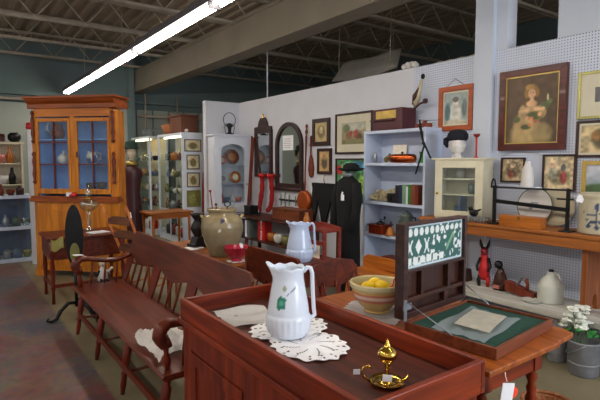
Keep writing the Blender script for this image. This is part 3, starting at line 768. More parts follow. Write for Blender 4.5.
for s in (-1, 1):
    rr = []
    for k in range(9):
        t = PI*k/8; ang = math.radians(-30) + (0 if s > 0 else PI)
        rr.append((math.cos(ang)*(.158+.03*math.sin(t)) - math.sin(ang)*.05*math.cos(t), math.sin(ang)*(.158+.03*math.sin(t))+math.cos(ang)*.05*math.cos(t), .345+.02*math.sin(t)))
    obj('lug_handle', B().tube(rr, .011, 8), 'stoneware', T)
# tools standing in the crock
def stick(name, label, cat, p0, p1, mat, top='ring'):
    T_ = thing(name, label, cat, p0); p0, p1 = Vector(p0), Vector(p1)
    obj('shaft', B().tube([p0, p1], .005, 8), mat, T_, True)
    if top == 'ring': obj('loop', B().tube([(p1.x+.022*math.sin(2*PI*k/12), p1.y-.016*math.sin(2*PI*k/12), p1.z+.024-.024*math.cos(2*PI*k/12)) for k in range(13)], .005, 6), mat, T_, True)
    elif top == 'knob': obj('knob', B().ball(p1, .012), mat, T_, True)
    return T_
stick('iron_tool', 'tall thin dark red stick standing in the tan crock', 'tool', (1.95,4.0,.79), (1.90,4.03,1.34), 'darkred', 'knob')
stick('iron_tool', 'black iron tool with a ring end standing in the tan crock', 'tool', (2.0,3.98,.79), (2.02,3.93,1.20), 'black')
stick('iron_tool', 'short brown tool leaning left in the tan crock', 'tool', (1.96,3.96,.79), (1.93,3.98,1.22), 'dark', 'knob')
stick('iron_tool', 'grey steel tool with a ring end at the right in the tan crock', 'tool', (2.04,3.97,.79), (2.07,3.94,1.21), 'steel')
# iron figure
T = thing('iron_mill', 'black cast iron hourglass shaped mill with a flared top on the plank table', 'mill', (1.98, 4.50, .751), .3)
obj('base', B().box(-.09,-.06,0,.09,.06,.045).prism([(-.07,.045),(.07,.045),(.04,.11),(-.04,.11)], -.045, .045), 'black', T, bev=.003)
obj('body', B().lathe([(.03,.10),(.045,.13),(.07,.18),(.072,.20),(.045,.25),(.03,.275),(.05,.30),(.075,.335),(.07,.34),(.03,.30)], n=24), 'black', T)
obj('crank', B().tube([(.06,0,.19),(.10,-.0,.2),(.11,-.04,.23)], .008, 8).ball((.11,-.05,.235), .014), 'black', T)
b = B().obox((1.86, 4.42, .758), (.24, .16, .012), (0,0,.5))
tag(obj('folded_newspaper', b, 'lace'), 'folded white paper lying on the plank table beside the iron mill', 'paper')
tag(obj('round_doily', lace(1.96, 3.66, .085, .085, .751, 3, 0, 10, 60, .004), 'lace'), 'small white round doily under the raspberry pink bowl', 'doily')
T = thing('pink_bowl', 'raspberry pink glazed footed bowl in front of the tan crock', 'bowl', (1.96, 3.66, .7575))
obj('bowl', B().lathe([(.045,0),(.048,.012),(.04,.02),(.07,.045),(.096,.08),(.108,.118),(.112,.125),(.102,.122),(.082,.07),(.04,.03),(1e-4,.028)], n=48, fn=lambda i,a,r,z:(r*(1+.012*math.cos(a*20)*(i > 2)), z)), 'pink', T)
s_ = obj('price_tag', B().lathe([(.024,0),(.024,.002)], (.02,-.03,.126), 20), 'tag', T); s_['label'] = 'round white paper tag'
s_.data.transform(Matrix.Translation((.02,-.05,.135)) @ Matrix.Rotation(1.1,4,'X') @ Matrix.Rotation(.5, 4, 'Y') @ Matrix.Translation((-.02,.03,-.126)))

# bluish pitcher behind, on a small stand
T = thing('plant_stand', 'small square dark stand carrying the bluish white pitcher', 'stand', (2.395, 3.34, 0))
obj('stand_top', B().box(-.16,-.16,.735,.16,.16,.758), 'settee', T, bev=.003)
for sx in (-1,1):
    for sy in (-1,1): obj('leg', B().turned((sx*.13,sy*.13,.735),(sx*.14,sy*.14,0),[(0,.018),(.3,.024),(.6,.016),(1,.012)],10), 'settee_z', T)
obj('lower_shelf', B().box(-.14,-.14,.25,.14,.14,.265), 'settee', T)
pitcher('pitcher', 'second bluish white pitcher with a scalloped lip, behind the tall one', (2.395, 3.34, .759), .335, .118, 'blue_stone', math.radians(-38))

# red wash stand at back with small picture
T = thing('wash_stand', 'faded red open wash stand against the black coat, far side of the bluish pitcher', 'stand', (3.55, 4.62, 0), RW)
obj('top_board', B().box(-.33,-.13,.79,.33,.13,.815), 'pinkred', T, bev=.004)
obj('backsplash', B().prism([(-.33,.815),(.33,.815),(.33,.84),(.2,.855),(0,.87),(-.2,.855),(-.33,.84)], .11, .13), 'pinkred', T)
obj('shelf', B().box(-.30,-.12,.44,.30,.12,.46), 'pinkred', T)
obj('rail', B().box(-.30,-.13,.64,.30,-.115,.69), 'pinkred', T)
for sx in (-1,1):
    for sy in (-1,1): obj('leg', B().box(sx*.31-.018,sy*.11-.018,0,sx*.31+.018,sy*.11+.018,.79), 'pinkred', T, bev=.003)
T = thing('small_print', 'pale unframed card standing on the wash stand shelf', 'card', (3.50, 4.62, .461), RW, tilt=(0,0))
obj('card', B().box(-.14,0,0,.14,.006,.17), 'paper', T)
b = B().lathe([(.03,0),(.05,.05),(.035,.1),(.02,.15),(.024,.16)], (3.55, 4.80, .816), 20)
tag(obj('brown_bottle', b, 'amber'), 'small brown bottle on the wash stand top at its far end', 'bottle')

# console table with books below
T = thing('console_table', 'brown open console table against the white wall under the arched mirror', 'table', (4.12, 6.45, 0), RW)
obj('table_top', B().box(-.85,-.26,.70,.85,.26,.725), 'darkx', T, bev=.003)
obj('lower_shelf', B().box(-.82,-.24,.35,.82,.24,.37), 'darkx', T)
for sx in (-1,1):
    for sy in (-1,1): obj('leg', B().box(sx*.82-.025,sy*.23-.025,0,sx*.82+.025,sy*.23+.025,.7), 'dark', T)
T = thing('wooden_chest', 'orange brown wooden box standing on the console table', 'box', (4.2, 6.05, .726), RW)
obj('box_body', B().box(-.36,-.13,0,.36,.13,.15), 'traywood', T, bev=.003)
obj('box_lid', B().box(-.37,-.14,.152,.37,.14,.17), 'traywood', T, bev=.003)
obj('latch', B().box(-.03,-.145,.12,.03,-.138,.165), 'brass', T)
T = thing('black_tin_box', 'small black tin box on the far end of the console table', 'box', (4.1, 7.12, .726), RW)
obj('tin', B().box(-.1,-.08,0,.1,.08,.12), 'black', T, bev=.004); obj('tin_lid', B().box(-.105,-.085,.12,.105,.085,.145), 'black', T, bev=.004)
random.seed(5)
yb = 7.2
for nm, mt, th in (('orange','amber',.06),('black','blackbook',.05),('navy','navy',.09),('white','white',.06),('pale grey','steel',.07),('dark green','greygreen',.06)):
    b = B().obox((4.0, yb-th/2, .371+.14), (.18, th-.006, .28), (0,0,0))
    tag(obj('book', b, mt), '%s bound book upright on the console table\'s lower shelf' % nm, 'book'); yb -= th
T = thing('red_soda_sign', 'bright red box with white script lettering under the console table', 'box', (4.02, 6.55, .371), RW)
obj('red_body', B().box(-.1,-.07,0,.1,.07,.30), 'red', T, bev=.003)
cu = bpy.data.curves.new('lettering', 'FONT'); cu.body = 'Coca-Cola'; cu.size = .075; cu.extrude = .001; cu.align_x = 'CENTER'; cu.shear = .3; cu.materials.append(M['tag'])
o = bpy.data.objects.new('lettering', cu); me_ = bpy.data.meshes.new_from_object(o); me_.materials.clear(); me_.materials.append(M['tag']); o = bpy.data.objects.new('lettering', me_); C.objects.link(o); o.parent = T; o.location = (.025, -.073, .15); o.rotation_euler = (PI/2, -PI/2, 0)
for i, (yy_, lab, mt) in enumerate(((6.30,'squat amber bowl on the lower shelf of the console table','amber'),(6.12,'pale porcelain bowl on the lower shelf of the console table','headwhite'),(5.9,'olive jar on the lower shelf of the console table','olive'))):
    b = B().lathe([(.04,0),(.07,.04),(.08,.1),(.06,.14),(.055,.14),(.07,.1),(.03,.02),(1e-4,.02)], (4.0, yy_, .371), 20)
    tag(obj('jar', b, mt), lab, 'jar')
b = B().tube([(4.0,6.85,.74),(3.98,6.80,.76),(4.0,6.74,.74),(4.03,6.72,.80),(4.0,6.68,.74)], .01, 6)
tag(obj('iron_shears', b, 'black'), 'black iron shears lying on the console table between tin box and chest', 'shears')

# ================================================================ right wall: mirrors, pictures, hanging things
def red_arched():
    T = thing('arched_mirror', 'dark framed arched mirror with a white card, on the white wall', 'mirror', (4.498, 6.54, 1.13), RW)
    W_, H_ = .76, 1.11
    def arch(w2, h, base, n=20):
        return [(-w2, base), (w2, base)] + [(w2*math.cos(PI*k/n), h-w2+w2*math.sin(PI*k/n)) for k in range(n+1)]
    o_, i_ = arch(W_/2, H_, 0), arch(W_/2-.06, H_-.06, .12)
    b = B(); n = len(o_)
    for k in range(n): j = (k+1) % n; b.prism([o_[k], o_[j], i_[j], i_[k]], -.045, 0, 'XZ')
    obj('frame', b, 'frame_dark', T)
    g = B(); f = arch(W_/2-.055, H_-.055, .115); g.prism(f, -.018, -.008, 'XZ'); obj('glass', g, 'mirror', T)
    o = obj('sill', B().box(-W_/2-.02,-.06,-.0,W_/2+.02,0,.05), 'frame_dark', T, bev=.004)
    c = obj('card', B().box(-.17,-.026,.66,.12,-.02,.90), 'tag', T); c['label'] = 'white handwritten card'
    b = B()
    for k in range(5): b.box(-.14,-.0275,.70+.035*k,.06+.02*(k % 2),-.0262,.707+.035*k)
    obj('handwriting', b, 'steel', c)
red_arched()
T = thing('federal_mirror', 'narrow dark mirror with a scrolled crest and brass finial', 'mirror', (4.498, 7.33, 1.34), RW)
obj('frame', frame_boxes(.56, .82, .06, .04, -.04), 'frame_dark', T)
obj('glass', B().box(-.225,-.02,.055,.225,-.012,.765), 'mirror', T)
pts = [(-.28,.82),(.28,.82),(.28,.87),(.16,.88),(.13,.96),(.07,1.03),(.03,1.0),(-.03,1.0),(-.07,1.03),(-.13,.96),(-.16,.88),(-.28,.87)]
obj('crest', B().prism(pts, -.04, -.01), 'frame_dark', T)
obj('finial', B().lathe([(.012,0),(.022,.02),(.012,.04),(.018,.06),(.001,.11)], (0,-.025,1.0), 12), 'brass', T)
T = thing('long_plank', 'long brown wooden board leaning beside the narrow mirror', 'board', (4.28, 7.58, 0), RW)
obj('board', B().bar((0,-.03,0),(-.04,.16,2.03),.07,.022), 'copperwood', T)
obj('end_hook', B().tube([(-.04,.14,2.0),(-.06,.14,2.06),(-.02,.14,2.04)], .014, 8), 'copperwood', T)

brown = (150, 132, 96)
wall_frame(5.50, 5.91, 1.84, 2.24, .06, 'frame_dark', 'small dark framed brown print, upper of the pair beside the hunting print', (176,158,110), [(.5,.5,.3,.36,(120,104,70)),(.5,.6,.15,.18,(196,180,140))])
wall_frame(5.46, 5.79, 1.42, 1.80, .045, 'frame_dark', 'small dark framed print, lower of the pair beside the hunting print', (190,156,104), [(.5,.4,.28,.3,(90,74,60)),(.5,.7,.15,.16,(150,120,84))], seed=3)
wall_frame(4.62, 5.37, 1.71, 2.27, .028, 'frame_dark', 'wide framed hunting print with riders on a cream mat', (150,140,110),
  [(.5,.85,.6,.25,(176,176,160)),(.3,.35,.12,.25,(130,96,66)),(.62,.45,.1,.22,(176,70,52)),(.4,.5,.06,.12,(170,60,50)),(.75,.3,.14,.2,(96,74,54)),(.5,.1,.6,.16,(120,118,78)),(.2,.75,.16,.2,(104,112,84))], mt=.11, n=60)
wall_frame(4.69, 5.36, 1.05, 1.65, .02, 'frame_dark', 'bright green poster with red flowers half hidden by the black coat', (70,130,84),
  [(.1,.75,.12,.12,(200,40,44)),(.35,.8,.2,.15,(120,190,140)),(.7,.85,.25,.12,(70,150,190)),(.3,.5,.16,.16,(220,220,200)),(.6,.55,.2,.2,(50,110,60)),(.85,.4,.15,.25,(150,190,90)),(.15,.3,.15,.2,(30,84,46)),(.5,.3,.14,.1,(214,190,90))], n=60, noise=.35, nf=14)
wall_frame(3.13, 3.57, 1.94, 2.42, .055, 'frame_orange', 'orange oak framed old portrait of a small child in white', (150,164,160),
  [(.5,.35,.26,.4,(206,206,196)),(.5,.7,.13,.14,(214,204,190)),(.5,.78,.14,.09,(96,90,84)),(.15,.4,.12,.3,(80,110,120)),(.88,.5,.1,.3,(98,112,110)),(.5,.05,.5,.1,(186,180,160))], mt=.02, n=50)
tag(obj('hanging_wire', B().tube([(4.485,3.50,2.40),(4.49,3.37,2.50),(4.485,3.22,2.40)], .003, 6), 'black'), 'thin wire holding up the orange oak frame', 'wire')
# the large portrait of a girl with flowers: a generic figure
wall_frame(2.17, 2.82, 1.71, 2.48, .065, 'frame_red', 'large mahogany framed painting of a fair girl holding flowers', lambda u, v: (78+14*v, 62+8*v, 44+4*v),
  [(.46,.05,.40,.14,(150,128,84)),(.44,.16,.34,.16,(168,144,96)),(.70,.14,.20,.16,(140,122,80)),(.40,.30,.25,.15,(176,146,96)),(.52,.44,.21,.12,(190,158,116)),(.33,.44,.09,.13,(178,150,106)),(.70,.46,.09,.10,(172,140,96)),
   (.50,.585,.11,.05,(206,164,120)),(.505,.625,.045,.06,(204,160,116)),
   (.50,.77,.125,.105,(150,112,52)),(.40,.74,.045,.07,(146,108,48)),(.60,.74,.045,.07,(142,104,46)),(.46,.83,.09,.045,(176,136,66)),(.50,.735,.07,.07,(214,170,128)),
   (.475,.745,.012,.007,(96,64,48)),(.53,.745,.012,.007,(96,64,48)),(.505,.695,.02,.007,(172,90,72)),(.45,.71,.02,.014,(220,154,122)),(.56,.71,.02,.014,(220,154,122)),
   (.56,.40,.16,.07,(84,92,50)),(.76,.54,.09,.06,(82,94,50)),(.84,.60,.05,.04,(96,106,58)),(.22,.36,.07,.05,(92,96,54)),(.40,.24,.10,.04,(84,90,50)),
   (.50,.36,.045,.035,(200,128,84)),(.58,.32,.04,.03,(190,104,74)),(.42,.38,.04,.03,(208,160,112)),(.66,.42,.045,.035,(206,150,104)),(.72,.50,.04,.03,(212,176,128)),(.47,.27,.035,.028,(196,116,80)),(.34,.48,.10,.025,(206,166,124)),(.62,.50,.09,.024,(204,162,120)),(.80,.66,.02,.05,(210,196,150))],
  n=96, inner='gold', d=.045, noise=.14, nf=12, name='framed_painting')
wall_frame(1.62, 2.08, 1.97, 2.37, .022, 'goldpale', 'pale gilt framed picture with wide mat, high at the right wall', (96,96,98), [(.5,.5,.3,.3,(130,130,130))], mt=.12)
wall_frame(1.60, 2.08, 1.64, 1.955, .022, 'frame_dark', 'dark framed oval figure print just below the pale gilt frame', (186,168,128), [(.42,.5,.2,.4,(90,84,60)),(.3,.6,.1,.2,(150,110,60)),(.55,.55,.1,.3,(120,130,120))], mt=.02, n=50, noise=.3)
wall_frame(1.60, 2.02, 1.28, 1.61, .035, 'gold', 'gilt framed landscape above the grey crock', lambda u, v: (130+60*v, 150+40*v, 160+40*v), [(.4,.2,.5,.2,(70,96,60)),(.8,.35,.3,.15,(90,110,80))])
wall_frame(2.54, 2.79, 1.40, 1.645, .016, 'frame_dark', 'small dark framed print below left corner of the girl painting', (176,158,126), [(.5,.5,.32,.36,(110,96,76)),(.5,.7,.14,.12,(196,170,140)),(.4,.3,.12,.2,(150,80,60))], noise=.3, nf=12)
wall_frame(2.07, 2.37, 1.34, 1.67, .018, 'frame_dark', 'dark framed garden print below right corner of the girl painting', (200,182,146), [(.5,.35,.35,.25,(130,120,90)),(.65,.35,.12,.2,(150,70,60)),(.3,.5,.12,.25,(150,150,130)),(.65,.65,.08,.12,(90,90,90)),(.3,.72,.06,.08,(210,160,130))], noise=.25, nf=12)
tag(obj('pennant_string', B().tube([(4.49,2.80,1.66),(4.485,2.65,1.70),(4.485,2.45,1.69),(4.49,2.37,1.66)], .003, 6), 'steel'), 'thin grey string looping between the two small prints under the painting', 'string')

# copper warming pan with long handle
T = thing('warming_pan', 'copper warming pan hanging by its long turned wooden handle', 'pan', (4.495, 6.06, .84), RW)
obj('pan', B().tube([(0,-.10,.16),(0,-.085,.16),(0,-.03,.16),(0,-.012,.16)], [.135,.16,.165,.14], 36), 'copperdull', T)
obj('handle', B().turned((0,-.05,.31),(.02,-.03,1.34),[(0,.012),(.1,.018),(.2,.011),(.5,.012),(.8,.018),(.84,.012),(.88,.024),(.93,.012),(.97,.022),(1,.006)]), 'copperwood', T)
T = thing('wooden_paddle', 'brown wooden paddle with carved head hanging right of the warming pan', 'paddle', (4.495, 5.95, 1.38), RW)
obj('blade', B().prism([(-.03,0),(.02,-.02),(.06,.02),(.075,.12),(.05,.26),(.015,.33),(-.01,.33),(-.04,.24),(-.055,.1)], -.03, -.008), 'copperwood', T, bev=.004)
obj('grip', B().turned((0,-.02,.32),(.01,-.02,.62),[(0,.012),(.5,.014),(.9,.02),(1,.01)]).box(-.02,-.03,.46,.07,-.01,.50), 'copperwood', T)
# rack of iron kitchen tools between stockings and pan
T = thing('iron_tool_rack', 'small rack of grey iron kitchen tools on the wall left of the warming pan', 'rack', (4.495, 6.55, .88), RW)
obj('rail', B().box(-.28,-.02,.08,.28,-.005,.11), 'black', T)
for x, l_ in ((-.22,.2),(-.1,.26),(.02,.18),(.2,.15)):
    obj('hanging_tool', B().tube([(x,-.025,.1),(x+.02,-.03,.1-l_*.4),(x,-.03,.1-l_*.5)], .01, 6).tube([(x,-.025,.1),(x+.01,-.025,.1+l_*.5)], .009, 6), 'greygreen', T)

# red stockings
def stocking(yc, label, lean):
    T_ = thing('red_stocking', label, 'stocking', (4.42, yc, .74), RW)
    pts = [(0,0,.62),(.01,-.01,.5),(.0,-.015,.36),(-.04,-.02,.22),(-.07,-.02,.1),(-.06,-.03,.04),(-.03,-.04,0)] if lean > 0 else [(0,0,.62),(.02,-.01,.5),(.05,-.015,.36),(.04,-.02,.22),(.0,-.02,.1),(-.07,-.03,.04),(-.12,-.04,.02)]
    sm = []
    for i in range(len(pts)-1):
        for k in range(4): sm.append(Vector(pts[i]).lerp(Vector(pts[i+1]), k/4))
    sm.append(Vector(pts[-1]))
    b = B().tube(sm, [.062+.006*math.sin(i*1.3) if i < 14 else .060-.002*(i-14) for i in range(len(sm))], 16)
    for v in b.bm.verts: v.co.y = v.co.y*.45
    obj('leg', b, 'redknit', T_)
    obj('cuff', B().tube([(0,0,.6),(0,0,.66)], [.068,.068], 16), 'red', T_) 
    obj('peg', B().tube([(0,.06,.68),(0,0,.69)], .008, 6), 'black', T_)
stocking(7.28, 'long red knitted stocking hanging below the narrow mirror, left of its pair', 1)
stocking(7.0, 'long red knitted stocking hanging below the narrow mirror, right of its pair', -1)
b = B().box(4.3,6.55,1.33,4.5,7.5,1.345)
# black knee breeches on a hook
T = thing('black_breeches', 'pair of black knee breeches hanging flat from a wall hook', 'breeches', (4.49, 5.60, .68), RW)
P_ = [(-.27,.60),(.27,.60),(.28,.36),(.29,.06),(.25,.04),(.17,.36),(.10,.20),(.03,-.03),(-.03,-.03),(-.10,.20),(-.14,.36),(-.22,.04),(-.28,-.02),(-.29,.3)]
obj('cloth', B().prism(P_, -.045, -.01), 'blackcloth', T, bev=.008)
obj('hook', B().tube([(0,0,.72),(0,-.03,.72),(0,-.035,.66),(0,-.02,.6)], .006, 6), 'brass', T)
obj('waistband', B().box(-.275,-.052,.55,.275,-.006,.61), 'blackcloth', T, bev=.006)
for sx in (-1, 1): obj('tie', B().tube([(sx*.16,-.03,.18),(sx*.12,-.04,.1),(sx*.15,-.03,.05)], .006, 6), 'steel', T)

# black coat and bonnet on a stand
T = thing('black_coat', 'long black coat on a stand with one button of red and white', 'coat', (3.98, 4.52, 0), RW)
cp = [(.18,.02),(.185,.3),(.18,.6),(.175,.85),(.18,1.05),(.185,1.2),(.17,1.3),(.15,1.37),(.09,1.41),(.06,1.45)]
obj('coat_body', B().lathe(cp, n=40, sy=.62, fn=lambda i,a,r,z:(r*(1+.05*math.cos(a*9)*(1-z/1.5)), z)), 'blackcloth', T)
for sx in (-1, 1): obj('sleeve', B().tube([(sx*.15,0,1.34),(sx*.19,-.02,1.2),(sx*.20,-.05,1.0),(sx*.17,-.09,.78)], [.06,.06,.055,.05], 12), 'blackcloth', T)
obj('collar', B().lathe([(.07,1.42),(.075,1.47),(.06,1.475)], n=20), 'steel', T)
bd = obj('badge', B().obox((.05,-.135,1.17),(.05,.01,.07),(0,0,0)).obox((.05,-.14,1.22),(.02,.01,.04),(0,.4,0)), 'tag', T); bd['label'] = 'white badge'
obj('stand_pole', B().tube([(0,0,0),(0,0,1.52)], .015, 8), 'dark', T)
T = thing('black_bonnet', 'wide brimmed black hat on top of the long black coat', 'hat', (3.98, 4.47, 1.478), RW)
obj('brim', B().lathe([(.06,0),(.145,.012),(.165,.03),(.15,.032),(.06,.02)], n=36, fn=lambda i,a,r,z:(r, z+.02*abs(math.cos(a)))), 'blackcloth', T)
obj('crown', B().lathe([(.09,.01),(.105,.03),(.10,.08),(.06,.11),(.001,.115)], n=28), 'blackcloth', T)

# ================================================================ white bookcase and its goods
T = thing('white_bookcase', 'tall open white bookcase against the wall right of the black coat', 'bookcase', (4.35, 4.0, 0), RW)
BW = .485
obj('side_panel', B().box(-BW,-.15,0,-BW+.03,.145,1.98), 'shelfwhite', T, bev=.003)
obj('side_panel', B().box(BW-.03,-.15,0,BW,.145,1.98), 'shelfwhite', T, bev=.003)
obj('back_panel', B().box(-BW+.03,.13,0,BW-.03,.145,1.96), 'shelfwhite', T)
for i, z in enumerate((1.94, 1.555, 1.085, .69, .28, .06)): obj('shelf', B().box(-BW+.031,-.148 if i else -.15,z,BW-.031,.13,z+.035), 'shelfwhite', T, bev=.003)
S1, S2, S3, S4, S5 = 1.591, 1.121, .726, .316, 1.976
# on top
T = thing('accordion_case', 'maroon leather covered case with a gilt front panel on top of the bookcase', 'case', (4.33, 4.06, S5), RW)
obj('case_body', B().box(-.29,-.12,0,.19,.12,.25), 'maroon_leather', T, bev=.008)
gp = obj('gilt_panel', B().box(-.22,-.128,.135,.10,-.121,.225), 'gold', T); gp['label'] = 'gilt fretwork panel'
obj('ledge', B().box(-.30,-.15,.11,.06,-.121,.125), 'maroon_leather', T)
T = thing('wooden_plane', 'low reddish wooden block plane on top of the bookcase, right of the maroon case', 'tool', (4.28, 3.61, S5), RW)
obj('stock', B().box(-.1,-.035,0,.09,.035,.05), 'copperwood', T, bev=.004); obj('wedge', B().prism([(-.02,.05),(.02,.05),(.035,.075),(.01,.08)], -.015, .015), 'copperwood', T)
# upper shelf
T = thing('copper_mold', 'long oval copper baking mould on the top shelf of the bookcase', 'pan', (4.28, 3.92, S1), RW)
obj('mold', B().lathe([(.16,0),(.19,.012),(.205,.04),(.20,.07),(.185,.092),(.15,.10),(1e-4,.102)], n=48, sy=.42, fn=lambda i,a,r,z:(r*(1+.015*math.cos(a*16)), z)), 'copper', T)
obj('knob', B().ball((0,0,.115), .016), 'black', T)
T = thing('small_card', 'small grey photograph card leaning behind the copper mould', 'card', (4.44, 4.12, S1), RW, tilt=(-.1, 0))
obj('card', B().box(-.11,-.006,0,.11,0,.22), 'paper', T)
b = B().box(4.30, 4.39, S1, 4.33, 4.42, S1+.12)
tag(obj('grey_bottle', B().lathe([(.025,0),(.026,.08),(.01,.11),(.012,.13)], (4.3,4.38,S1), 16), 'steel'), 'small grey bottle at the far end of the bookcase top shelf', 'bottle')
b = B()
for k in range(7): b.ball((4.30+.01*k, 4.20+.012*math.sin(k), S1+.03+.012*k), .028-.002*k)
tag(obj('dried_posy', b, 'olive'), 'little olive dried posy left of the copper mould', 'flowers')
T = thing('green_tin', 'green tin on the top shelf right of the copper mould', 'tin', (4.36, 3.62, S1), RW)
obj('tin_body', B().box(-.07,-.05,0,.07,.05,.12), 'green', T, bev=.005); obj('tin_lid', B().box(-.073,-.053,.105,.073,.053,.125), 'green', T, bev=.003)
# second shelf
b = B(); random.seed(9)
for k in range(70): b.ball((4.24+.12*random.random(), 4.10+.32*random.random(), S2+.025+.14*random.random()*(.5+.5*math.sin((k%9)))*.9), .024, n=8)
o = tag(obj('crocheted_lace', b, 'lacecream'), 'heap of ecru crocheted lace at the left of the second shelf', 'lace')
T = thing('black_camera', 'small black box camera shaped gadget on the second shelf beside the lace', 'camera', (4.25, 4.02, S2), RW)
obj('camera_body', B().box(-.06,-.05,0,.06,.05,.11), 'blackbook', T, bev=.006); obj('lens', B().tube([(0,-.05,.06),(0,-.08,.06)], .03, 16), 'black', T)
yb = 3.95
for nm, mt, th, hh in (('black','blackbook',.06,.21),('dark navy','navy',.05,.2),('pale green','greenbook',.055,.22),('white','white',.03,.2),('green','green',.04,.22),('orange brown','brownbook',.07,.22),('dark brown','copperwood',.04,.21)):
    b = B().obox((4.28, yb-th/2, S2+hh/2), (.16, th-.004, hh))
    o = obj('book', b, mt); tag(o, '%s book upright on the second shelf of the white bookcase' % nm, 'book'); yb -= th
# third shelf
T = thing('coffee_grinder', 'reddish wooden coffee grinder on the third shelf of the bookcase', 'grinder', (4.27, 4.25, S3), RW)
obj('drawer_box', B().box(-.11,-.09,0,.11,.09,.10).box(-.125,-.105,.10,.125,.105,.115), 'redwood_z', T, bev=.003)
obj('drawer', B().box(-.08,-.096,.02,.08,-.09,.07), 'redwood_z', T); obj('hopper', B().lathe([(.05,.115),(.055,.13),(.02,.15),(.01,.155)], n=20), 'black', T)
obj('crank', B().tube([(0,0,.15),(0,0,.17),(.09,-.02,.175),(.09,-.02,.20)], .006, 6).ball((.09,-.02,.205), .014), 'black', T)
T = thing('brass_bell', 'small brown hand bell on the third shelf beside the grinder', 'bell', (4.25, 4.06, S3), RW)
obj('bell_body', B().lathe([(.07,0),(.05,.03),(.035,.08),(.02,.10),(.001,.105)], n=24), 'amber', T); obj('grip', B().turned((0,0,.10),(0,0,.17),[(0,.008),(.5,.014),(1,.008)]), 'dark', T)
T = thing('pewter_coffee_pot', 'dark pewter coffee pot on the third shelf of the bookcase', 'pot', (4.28, 3.84, S3), RW)
obj('pot_body', B().lathe([(.085,0),(.09,.01),(.085,.02),(.08,.15),(.07,.25),(.073,.26),(.05,.285),(.015,.295),(.018,.31),(.001,.315)], n=28), 'greygreen', T)
obj('spout', B().tube([(-.075,0,.10),(-.12,0,.17),(-.13,0,.24)], [.02,.014,.011], 10), 'greygreen', T)
obj('pot_handle', B().tube([(.075,0,.24),(.13,0,.24),(.15,0,.17),(.13,0,.09),(.08,0,.07)], .009, 8), 'black', T)
# fourth shelf
T = thing('brown_tea_caddy', 'dark brown wooden caddy on the low shelf behind the dark lid', 'box', (4.27, 4.02, S4), RW)
obj('caddy_body', B().box(-.12,-.08,0,.12,.08,.13), 'copperwood', T, bev=.008); obj('caddy_lid', B().box(-.125,-.085,.13,.125,.085,.155), 'copperwood', T, bev=.006)
# orange chair back right of the bookcase, behind the bowl
T = thing('oak_stool', 'orange oak stool with a rounded top in front of the bookcase', 'stool', (3.3, 3.42, 0), RW)
obj('stool_seat', B().box(-.24,-.16,.50,.24,.16,.53), 'orange', T, bev=.01)
obj('back_board', B().prism([(-.24,.53),(.24,.53),(.24,.62),(.18,.66),(-.18,.66),(-.24,.62)], .13, .155), 'orange', T, bev=.004)
for sx in (-1,1):
    for sy in (-1,1): obj('leg', B().turned((sx*.18,sy*.11,.5),(sx*.22,sy*.14,0),[(0,.016),(.5,.02),(1,.013)],10), 'orange', T)

# crossed ice tongs
T = thing('long_iron_tongs', 'pair of long black iron tongs crossed against the bookcase side', 'tongs', (4.1, 3.49, 1.47), RW)
obj('tong_arm', B().bar((-.07,0,0),(.10-.06,0,.30),.012,.016).bar((.04,0,.30),(-.03,0,.58),.012,.018), 'black', T)
obj('tong_arm', B().bar((.14,-.012,.17),(.03,-.012,.36),.012,.016).bar((.03,-.012,.36),(-.02,-.012,.52),.012,.016), 'black', T)
obj('rivet', B().tube([(.035,-.02,.33),(.035,.01,.33)], .012, 10), 'black', T)
obj('wall_cord', B().tube([(-.03,0,.57),(-.05,.385,.60)], .003, 6), 'black', T)
# hanging wooden duck on a perch
T = thing('hanging_bird', 'carved wooden bird with a long neck hanging head up on the wall over the bookcase', 'ornament', (4.40, 3.80, 2.17), RW)
obj('bird_body', B().tube([(-.05,0,.07),(-.03,-.01,.12),(-.0,-.01,.2),(.03,-.01,.28),(.045,0,.35),(.055,0,.39)], [.02,.045,.042,.024,.016,.014], 12), 'greystone', T)
obj('bird_wing', B().tube([(-.05,-.035,.09),(-.01,-.05,.18),(.03,-.03,.27)], [.01,.028,.008], 8), 'dark', T)
obj('bird_head', B().ball((.06,-.0,.395), .024, 1, 1, 1.3).tube([(.06,-.02,.39),(.075,-.05,.38)], [.01,.003], 8), 'black', T)
obj('perch', B().tube([(-.09,-.02,.04),(-.02,-.02,.05),(.04,-.02,.09),(.12,-.02,.11)], .012, 8).ball((-.09,-.02,.03), .032).ball((.12,-.02,.115), .03), 'maroon', T)
obj('hanging_line', B().tube([(-.02,.0,.19),(-.02,.095,.3)], .002, 5).tube([(-.02,.095,.3),(-.02,.095,.52)], .002, 5), 'steel', T)

# ================================================================ bench against the pegboard, on a low plank shelf
T = thing('low_plank_shelf', 'long low weathered grey plank shelf along the pegboard wall', 'shelf', (4.2, 1.9, 0))
obj('plank', B().box(3.95, .3, .33, 4.49, 3.35, .375), 'greyplank', T, True, .003)
for y in (.5, 1.95, 3.2): obj('support', B().box(4.03, y, 0, 4.45, y+.04, .33), 'greyplank', T, True)
T = thing('bootjack_bench', 'long orange brown bench with notched plank legs standing on the low shelf', 'bench', (4.25, 2.2, .376))
obj('bench_top', B().box(4.06, .9, .99-.0, 4.45, 3.47, 1.02), 'bench', T, True, .004)
obj('bench_apron', B().box(4.075, .95, .90, 4.10, 3.44, .99), 'bench', T, True, .003)
for y in (1.78, 3.2):
    b = B().prism([(4.10,.376),(4.21,.376),(4.24,.50),(4.27,.52),(4.30,.50),(4.33,.376),(4.43,.376),(4.41,.99),(4.11,.99)], y, y+.04, 'XZ')
    obj('leg', b, 'bench_z', T, True)
BZ = 1.021
